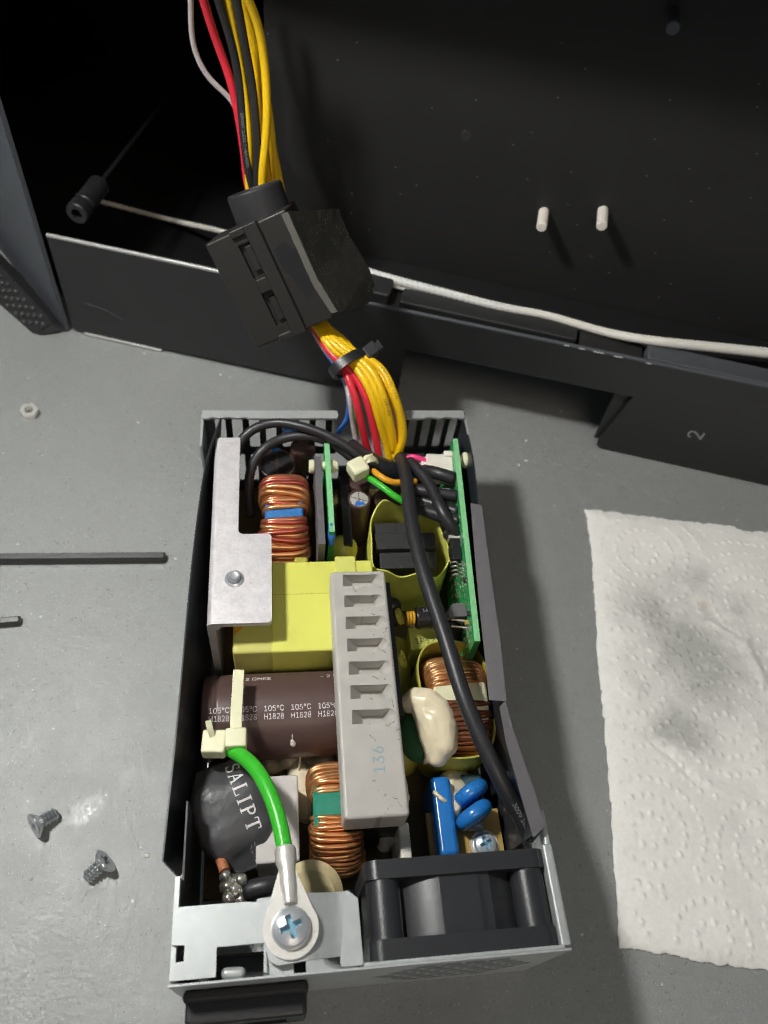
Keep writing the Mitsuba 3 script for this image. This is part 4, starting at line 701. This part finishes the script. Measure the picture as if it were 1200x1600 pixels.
W_['y4'] = pw('yellow', [(18.7,140.8,29.0), (20.5,142.3,36.0), (19.7,144.8,43.0), (16.5,149.1,51.0), (12.6,156.1,54.0), (7.5,159.6,55.0), (2.9,164.0,55.0), (-1.6,171.1,55.0), (-7.2,186.9,53.0), (-12.2,199.5,63.0), (-17.2,208.7,80.5), (-18.5,213.8,92.9), (-20.4,219.4,105.0), (-23.1,222.0,115.9), (-25.7,221.9,125.5), (-27.4,221.7,134.5)], 1.2, 'outermost yellow wire curving at the right of the bundle')
W_['y5'] = pw('yellow', [(20.2,142.2,26.0), (20.2,143.4,34.0), (18.9,147.0,42.0), (15.3,151.4,50.0), (11.5,157.8,52.0), (7.2,161.2,52.5), (3.2,167.6,53.0), (-2.0,174.2,53.0), (-6.8,186.9,53.0), (-11.7,199.5,63.0), (-16.2,212.7,78.0), (-19.3,218.9,92.0), (-22.3,225.0,104.0), (-25.0,227.6,115.0), (-27.2,228.0,123.8), (-28.5,228.4,132.0)], 1.2, 'yellow wire under the outermost one')
W_['gray'] = pw('grey', [(6.3,145.2,32.0), (5.1,148.0,38.0), (3.9,150.9,45.0), (3.1,155.7,47.0), (1.6,159.7,49.0), (-0.8,163.7,50.0), (-4.1,167.2,52.0), (-5.9,171.2,53.0), (-9.9,186.8,53.0), (-16.4,199.3,63.0), (-24.6,210.2,76.0), (-27.2,216.4,93.0), (-29.9,219.4,99.3), (-35.5,221.1,104.2), (-39.4,222.8,111.2), (-39.4,223.5,124.0), (-38.9,223.8,133.0)], 0.8, 'thin grey wire that bows away from the bundle at the top')
W_['blue'] = pw('blue', [(1.0,150.7,30.0), (3.3,151.5,34.0), (4.1,152.4,39.0), (3.8,154.5,44.0), (2.3,159.4,46.0), (0.2,162.9,48.0), (-2.7,166.5,50.0), (-5.2,172.6,51.0)], 0.85, 'thin blue wire at the left of the bundle')
W_['green'] = pw('green', [(7.8,147.0,33.0), (6.4,151.1,39.0), (5.3,154.0,44.5), (3.2,158.5,47.5), (0.3,162.5,49.5), (-3.1,166.3,51.5), (-5.3,171.8,52.5)], 0.75, 'thin green wire tucked behind the grey one')
W_['black1'] = pw('black', [(-4.6,170.7,54.0), (-9.8,186.8,53.0), (-16.3,199.3,63.0), (-24.2,203.0,80.6), (-26.0,205.9,91.1), (-26.7,209.4,100.6), (-27.5,213.3,111.1), (-29.4,214.1,120.6), (-31.4,213.2,128.6), (-33.2,212.0,137.6)], 1.2, 'black wire between red and yellow above the ferrite clamp')
W_['black2'] = pw('black', [(-4.6,170.7,54.0), (-9.3,186.8,53.0), (-15.7,199.4,63.0), (-23.0,202.5,82.0), (-22.7,204.8,89.9), (-22.8,207.6,98.0), (-23.7,211.9,108.5), (-25.2,213.6,117.8), (-26.8,212.9,129.0), (-28.4,211.8,138.0)], 1.2, 'black wire between the yellow ones above the ferrite clamp')
wire_print(*W_['y4'], '105°C 300V 18AWG', 22, .75, 'm_ink'); wire_print(*W_['y3'], '105°C 300V', 14, .7, 'm_ink')
wire_print(*W_['black1'], '300V VW-1 105°C 18AWG', 62, .8, 'm_print_dim')
wire_print(BC[0], BC[1], 2.05, '300V 105°C VW-1', 112, 1.1, 'm_print_dim')

# ------------------------------------------------------------------ clip-on ferrite box round the wires, with a foam pad
fa = unit(A((-23.1,192.0,84.0)) - A((-6.4,174.1,53.0))); fcn = A((-19.3,171.8,72.0)); w0 = EYE - fcn; w0 = unit(w0 - fa * (w0 @ fa)); u0 = np.cross(fa, w0)
ph = math.radians(13); fw = unit(math.cos(ph) * w0 - math.sin(ph) * u0); fu = np.cross(fa, fw)
FC = fcn - fw * 10.5
def fer(m): return frame(m, FC, fu, fa, fw)                                     # x across, y along the wires, z out of the front face
k = 'ferrite_clamp'; note(k, 'black plastic ferrite clamp snapped round the coloured wires, foam pad on its side', 'ferrite clamp')
fb = man(rbox(-1, 12.6, -16.5, 16.5, -10.5, 10.5, .8)) + man(rbox(-13.4, -.5, -16.5, 16.5, -10.5, 8.8, .8))
fb = fb - man(box(-4.6, -.2, -12.5, -2.4, 7.0, 12)) - man(box(-4.6, -.2, 2.4, 12.5, 7.0, 12)) - man(box(3.6, 4.1, -17, 17, 9.4, 12))
put(k + '__shell', fer(tri(fb)), 'm_ferrite_shell', smooth=30)
put(k + '__latch', fer(cc([rbox(-.6, 3.5, -16.9, 16.9, 8, 11.1, .4), rbox(-4.4, -.3, -2.2, 2.0, 7.5, 9.9, .4), rbox(-5.4, -.5, -17.3, -15.0, 6, 10.0, .5), rbox(-5.4, -.5, 14.6, 16.9, 6, 10.0, .5), rbox(-3.4, -1.2, 4, 11.4, 6.6, 8.2, .3), rbox(-3.4, -1.2, -11.4, -4, 6.6, 8.2, .3)])), 'm_ferrite_shell', smooth=30, label='raised latch strip along the clamp')
put(k + '__grease_mark', fer(prism(Polygon([(5.4, 7), (8, 8.5), (10.5, 4), (9.6, -2), (10.4, -6), (8.6, -8), (7.4, -5), (7.0, -1), (5.4, 2)]).buffer(1).buffer(-.4), 10.5, 10.53)), 'm_black')
put(k + '__collar', fer(orient(lathe([(6.6, 0), (8.3, 0), (8.3, 8.5), (7.9, 9.2), (7.0, 9.2), (6.6, 8.5), (6.6, 0)], 48), (3.6, 15, -1.5), (.1, 1, 0))), 'm_black_soft', smooth=35, label='round black collar where the wires enter')
fo_ = Polygon([(-14.6, 0), (-16.2, 6), (-17.6, 12), (-17.0, 15.6), (-14.6, 16.2), (-14.2, 17.8), (-10, 18.2), (-4, 18.4), (4, 18.1), (9.6, 18.5), (12.4, 10), (15.6, 0)])
def padm(z0, z1):
    m = prism(fo_, z0, z1).subdivide_to_size(1.2); v = A(m.vertices); v[:, 2] += np.clip((-4 - v[:, 0] + .3 * v[:, 1]) * .22, 0, 2.4) + (meshkit.fbm(v * .5, 3, 4) - .5) * .35 * (v[:, 2] > -1); v[:, :2] += ((meshkit.fbm(v * .7 + 9, 3, 6) - .5) * .3)[:, None]
    m.vertices = v; q_ = math.radians(52); return fer(frame(m, A([13.6, 0, 12.6]), A([0, 1., 0]), A([math.cos(q_), 0, -math.sin(q_)]), A([math.sin(q_), 0, math.cos(q_)])))
put(k + '__foam_pad', padm(-3.6, -.5), 'm_foam', smooth=35, label='grey foam pad'); put(k + '__velvet_face', padm(-.5, 0), 'm_velvet', smooth=35, label='fuzzy black face of the foam pad with a crease')

# ------------------------------------------------------------------ cable ties
def strap(c, ax, ux, rx, rz, w, th, n=56):
    ax = unit(ax); ux = unit(A(ux) - ax * (A(ux) @ ax)); uz = np.cross(ax, ux); t = np.linspace(0, 2 * np.pi, n, endpoint=False); v = []
    for a in t:
        for dr_, da in ((0, -w / 2), (0, w / 2), (th, w / 2), (th, -w / 2)): v.append(A(c) + ux * (rx + dr_) * math.cos(a) + uz * (rz + dr_) * math.sin(a) + ax * da)
    f = []
    for i in range(n):
        j = (i + 1) % n
        for a in range(4): b = (a + 1) % 4; f += [[i * 4 + a, i * 4 + b, j * 4 + b], [i * 4 + a, j * 4 + b, j * 4 + a]]
    m = trimesh.Trimesh(v, f, process=False); m.fix_normals(); return m
k = 'cable_tie'; note(k, 'black cable tie holding the red and yellow wires below the ferrite clamp', 'cable tie', 'cable ties on the wires')
tc = A((3.9,158.8,52.6)); tax = A((6.5,154.9,50.5)) - A((1.0,163.4,53.5)); tu = A((9.4,164.0,53.0)) - A((-0.8,155.9,50.0))
put(k + '__strap', strap(tc, tax, tu, 5.9, 3.6, 3.0, .9), 'm_black', smooth=30)
hd = A((10.2,161.1,55.0)); hm = frame(rbox(-2.2, 2.2, -2.4, 2.4, -2, 2, .4), hd, unit(tu), unit(np.cross(unit(tax), unit(tu))), unit(tax)); put(k + '__head', hm, 'm_black_soft', smooth=30)
put(k + '__tail', frame(cc([box(1.8, 4.2, -.5, .4, -1.3, 1.3), box(3.6, 4.2, -1.1, .9, -1.5, 1.5)]), hd, unit(tu), unit(np.cross(unit(tax), unit(tu))), unit(tax)), 'm_black_soft')
k = 'cable_tie_001'; note(k, 'cream cable tie with a chunky head on the black loops beside the red wires', 'cable tie', 'cable ties on the wires')
h0 = A((5.6,130.4,37.0)); put(k + '__head', rot(rbox(h0[0] - 2.7, h0[0] + 2.7, h0[1] - 2.7, h0[1] + 2.7, h0[2] - 2.8, h0[2] + 2.2, .8), (.2, -.1, 1), 28, h0), 'm_nylon', smooth=35)
sp = spline([(7.2,133.2,36.0), (8.5,132.8,38.6), (10.2,133.8,37.6), (11.8,135.2,34.0), (12.3,136.4,30.0)], .5); put(k + '__strap', sweep(sp, 1.5, 8, flat=.42), 'm_nylon', smooth=40)
put(k + '__strap_ridge', cc([sweep(A([sp[i] + A([-.9, -1.2, .75]), sp[i] + A([.9, 1.2, .75])]), .16, 5) for i in range(2, 9)]), 'm_nylon', kind='stuff')
k = 'cable_tie_002'; note(k, 'long cream cable tie lying across the brown capacitor', 'cable tie', 'cable ties on the wires')
pts = [(-28.7,68.3,33.0), (-28.8,66.1,33.2), (-28.9,61.3,33.4), (-29.1,56.2,34.0), (-29.0,52.6,34.2)]; c_ = spline(pts, 1.5)
def ribbon(c, wdt, th):
    v = []; t = np.gradient(c, axis=0)
    for p, q in zip(c, t):
        s = unit(np.cross(q, [0, 0, 1.])); up_ = unit(np.cross(s, q)); v += [p - s * wdt / 2, p + s * wdt / 2, p + s * wdt / 2 + up_ * th, p - s * wdt / 2 + up_ * th]
    n = len(c); f = []
    for i in range(n - 1):
        for a in range(4): b = (a + 1) % 4; f += [[i * 4 + a, i * 4 + b, i * 4 + 4 + b], [i * 4 + a, i * 4 + 4 + b, i * 4 + 4 + a]]
    e = (n - 1) * 4; f += [[0, 2, 1], [0, 3, 2], [e, e + 1, e + 2], [e, e + 2, e + 3]]; m = trimesh.Trimesh(v, f, process=False); m.fix_normals(); return m
put(k + '__strap', ribbon(c_, 2.7, 1.1), 'm_nylon'); h0 = A((-29.0,50.8,34.0)); put(k + '__head', rbox(h0[0] - 2.5, h0[0] + 2.5, h0[1] - 2.4, h0[1] + 2.2, h0[2] - 2.6, h0[2] + 1.6, .5), 'm_nylon', smooth=35)
k = 'cable_tie_003'; note(k, 'short cream cable tie with a stub tail above the black shrink pouch', 'cable tie', 'cable ties on the wires')
h0 = A((-34.2,50.5,33.0)); put(k + '__head', rot(rbox(h0[0] - 2.8, h0[0] + 2.8, h0[1] - 3.0, h0[1] + 2.6, h0[2] - 3.2, h0[2] + 1.8, .6), (0, 0, 1), -4, h0), 'm_nylon', smooth=35)
put(k + '__tail', ribbon(spline([(-34.7,51.7,34.0), (-35.1,53.0,35.6), (-35.5,54.6,36.6)], .8), 1.4, .9), 'm_nylon')
put(k + '__strap', wire([(-32.7,50.7,33.0), (-31.1,50.6,32.0), (-29.6,50.6,31.0)], 1.0, 10), 'm_nylon', smooth=True)

# ------------------------------------------------------------------ loose things on the table
def hexbar(p0, p1, rad, key, label):
    h = np.linalg.norm(A(p1) - A(p0)); pl = [(rad * math.cos(a), rad * math.sin(a)) for a in np.arange(6) * math.pi / 3 + .12]; c1 = [(x * .86, y * .86) for x, y in pl]
    v = A([(x, y, 0) for x, y in pl] + [(x, y, h - .35) for x, y in pl] + [(x, y, h) for x, y in c1]); m = trimesh.convex.convex_hull(v)
    return put(key, orient(m, p0, A(p1) - A(p0)), 'm_key', label=label, cat='hex key', group='hex keys at the left')
pr('m_key', (.032, .032, .034), .36, .6)
hexbar(A((-166.3,125.1,1.5)), A((-54.7,123.1,1.5)), 1.72, 'hex_key', 'long black hex key bar pointing right at the left edge of the table')
hexbar(A((-136.1,99.6,1.3)), A((-95.4,102.0,1.3)), 1.45, 'hex_key_001', 'short tip of a second black hex key at the left edge, below the long one')
nut = man(prism([(3.15 * math.cos(a), 3.15 * math.sin(a)) for a in np.arange(6) * math.pi / 3], -1.2, 1.2)) - man(trimesh.creation.cylinder(1.45, 5, sections=28)) 
cone = orient(lathe([(0, -.2), (3.4, -.2), (3.4, .0), (2.7, 1.0), (0, 1.0)], 36), (0, 0, .55), (0, 0, 1)); nut = nut ^ (man(cone) + man(trimesh.creation.cylinder(4, 1.7, sections=36).apply_translation((0, 0, -.4))))
no = A((-106.4,186.0,1.6)); put('hex_nut', move(rot(rot(tri(nut), (0, 0, 1), 12), (1, .5, 0), 9), *no), 'm_bright', smooth=25, label='small silver hex nut lying on the table below the rubber foot', cat='nut')
def csk(key, head, tip, label, spin):
    L = 6.2; pf = [(0, 0), (3.3, 0), (3.35, .35), (3.1, .7), (1.75, 2.0)]
    z = 2.0
    while z < L - .6: pf += [(1.45, z + .25), (1.85, z + .55), (1.85, z + .68), (1.45, z + .95)]; z += .95
    pf += [(1.3, L), (0, L)]
    m = man(lathe(pf, 40)); w = .55
    m = m - man(trimesh.convex.convex_hull(A([(-1.9, -w, -.1), (1.9, -w, -.1), (1.9, w, -.1), (-1.9, w, -.1), (-.6, -w * .6, 1.5), (.6, -w * .6, 1.5), (.6, w * .6, 1.5), (-.6, w * .6, 1.5)]))) - man(rot(trimesh.convex.convex_hull(A([(-1.9, -w, -.1), (1.9, -w, -.1), (1.9, w, -.1), (-1.9, w, -.1), (-.6, -w * .6, 1.5), (.6, -w * .6, 1.5), (.6, w * .6, 1.5), (-.6, w * .6, 1.5)])), (0, 0, 1), 90))
    return put(key, orient(rot(tri(m), (0, 0, 1), spin), head, A(tip) - A(head)), 'm_screw_dark', smooth=28, label=label, cat='screw', group='loose countersunk screws')
csk('countersunk_screw', A((-81.6,41.6,3.1)), A((-78.4,43.9,1.8)), 'loose countersunk screw on its side, the farther left of two, head to the left', 20)
csk('countersunk_screw_001', A((-62.6,32.2,3.1)), A((-65.7,29.8,1.8)), 'loose countersunk screw on its side nearer the power supply, head to the upper right', 50)
# paper towel
ed_l = A([(90.3,139.8,0.0), (89.7,130.7,-0.0), (86.8,112.4,0.0), (82.7,92.2,0.0), (81.0,84.4,0.0), (78.6,69.6,0.0), (75.7,52.0,0.0), (71.1,27.5,0.0), (68.1,11.9,0.0), (66.0,2.9,0.0)])
ed_t = A([(90.3,139.8,0.0), (101.4,138.2,0.0), (110.6,136.3,0.0), (124.5,134.0,0.0), (143.4,131.6,0.0), (147.5,129.3,0.0), (159.6,128.5,0.0), (188.4,125.0,-0.0)])
ed_b = A([(66.0,2.9,0.0), (76.5,1.0,0.0), (86.0,-1.7,0.0), (92.5,-3.2,0.0), (104.1,-5.0,0.0), (125.6,-8.7,0.0)])
def arc(p, n):
    t = np.r_[0, np.cumsum(np.linalg.norm(np.diff(p, axis=0), axis=1))]; s = np.linspace(0, t[-1], n); return np.c_[[np.interp(s, t, p[:, i]) for i in range(3)]].T
NU, NV = 210, 330
l_, t_, b_ = arc(ed_l, NV), arc(ed_t, NU), arc(ed_b, NU); r_ = arc(A([ed_t[-1], ed_b[-1]]), NV)
U, V = np.meshgrid(np.linspace(0, 1, NU), np.linspace(0, 1, NV)); U3, V3 = U[..., None], V[..., None]
P = (1 - V3) * t_[None] + V3 * b_[None] + (1 - U3) * l_[:, None] + U3 * r_[:, None] - ((1 - U3) * (1 - V3) * t_[0] + U3 * (1 - V3) * t_[-1] + (1 - U3) * V3 * b_[0] + U3 * V3 * b_[-1])
P = P.reshape(-1, 3); edge = np.minimum(np.minimum(U, 1 - U), np.minimum(V * 2, (1 - V) * 2)).ravel()
rag = (meshkit.fbm(np.c_[P[:, :2] * .45, P[:, 2]], 4, 3) - .5) * 1.5 * np.exp(-edge * 40); P[:, 0] += rag; P[:, 1] += rag * .8
z = .55 + (meshkit.fbm(np.c_[P[:, :2] * .045, P[:, :1] * 0], 3, 11)) * 2.6 + (meshkit.fbm(np.c_[P[:, :2] * .8, P[:, :1] * 0], 3, 5) - .5) * .10
def ridge(a, b, h, w):
    a, b = A(a[:2]), A(b[:2]); dd = b - a; L = np.linalg.norm(dd); dd /= L; r = P[:, :2] - a; s = r @ dd; e = r @ A([-dd[1], dd[0]]) + 1.6 * np.sin(s * .11 + a[0]) + .5 * np.sin(s * .43)
    return h * np.exp(-(e / w) ** 2) * (1 / (1 + np.exp(-(s) / 1.5))) * (1 / (1 + np.exp((s - L) / 1.5)))
z += ridge((85.2,59.2,0.0), (97.1,48.9,0.0), .6, 2.0) - ridge((87.6,57.1,0.0), (101.5,43.9,0.0), .5, 1.2) + ridge((101.8,44.8,0.0), (118.8,32.1,0.0), .6, 2.2) + ridge((90.8,98.9,0.0), (100.5,93.8,0.0), .5, .8) + ridge((132.6,86.7,0.0), (132.8,70.1,0.0), 1.2, 1.6) + ridge((82.3,67.3,0.0), (89.6,71.1,0.0), .8, 2.0) + ridge((121.5,96.5,0.0), (128.5,84.6,0.0), .7, 1.2)
cs = A([(106.6,120.1,0.0), (164.2,146.3,0.0), (139.8,99.5,0.0), (88.8,72.2,0.0), (114.3,57.6,0.0), (81.7,30.2,0.0), (114.5,21.2,0.0), (63.8,4.8,0.0), (91.0,2.7,0.0)])[:, :2]
g = np.random.default_rng(5); dots = []
for i, c in enumerate(cs):
    for rr in np.arange(4.2, 60, 5.0):
        n = int(2 * math.pi * rr / 2.75)
        for q in range(n):
            a = q / n * 2 * math.pi + rr * .3; p = c + rr * A([math.cos(a) * 1.08, math.sin(a)]) + g.normal(0, .07, 2); e_ = np.sort(((cs - p) ** 2).sum(1) ** .5)
            if np.argmin(((cs - p) ** 2).sum(1)) == i and e_[1] - e_[0] > 1.8: dots.append(p)
tr2 = cKDTree(A(dots)); dd, _ = tr2.query(P[:, :2]); dmp = np.clip(edge * 25, 0, 1)
z += .66 * np.exp(-(dd / .62) ** 2) * dmp - .06 * np.exp(-((dd - 1.15) / .4) ** 2) * dmp
z = z * (1 - np.exp(-edge * 30) * .8) + .15
P[:, 2] = z; q = np.arange(NU * NV).reshape(NV, NU); f = np.stack([q[:-1, :-1], q[1:, :-1], q[1:, 1:], q[:-1, 1:]], -1).reshape(-1, 4); n = NU * NV
f = np.vstack([f[:, [0, 1, 2]], f[:, [0, 2, 3]]]); lo = P.copy(); lo[:, 2] = np.maximum(.05, lo[:, 2] - .35); bd = np.r_[q[0, :], q[1:, -1], q[-1, -2::-1], q[-2:0:-1, 0]]; b2 = np.roll(bd, -1)
f = np.vstack([f, f[:, ::-1] + n, np.stack([bd, b2, b2 + n], 1), np.stack([bd, b2 + n, bd + n], 1)])
tm = trimesh.Trimesh(np.vstack([P, lo]), f, process=False)
if tm.face_normals[0][2] < 0: tm.invert()
put('paper_towel', tm, 'm_towel', smooth=True, label='white embossed paper towel with a grey dirt smudge at the right of the table', cat='paper towel')
# crumbs
g = np.random.default_rng(31)
for u, v in []: pass
CR = [(-39.7,206.5,0.2), (-68.4,181.9,0.2), (-69.4,217.8,0.2), (85.6,183.9,0.2), (75.3,172.5,0.2), (73.4,162.6,0.2), (70.2,160.5,0.2), (122.1,163.3,0.2), (92.6,187.4,0.2), (79.7,141.8,0.2), (-53.1,33.2,0.2), (-54.8,35.2,0.2)]
put('dust_crumbs', cc([bumpy(trimesh.creation.icosphere(2, g.uniform(.25, .5)).apply_transform(np.diag([g.uniform(.9, 1.5), 1, .6, 1])), .1, 1.5, i).apply_translation(c) for i, c in enumerate(CR)]), 'm_white', smooth=True, label='pale dust crumbs scattered on the table', cat='dust', kind='stuff')
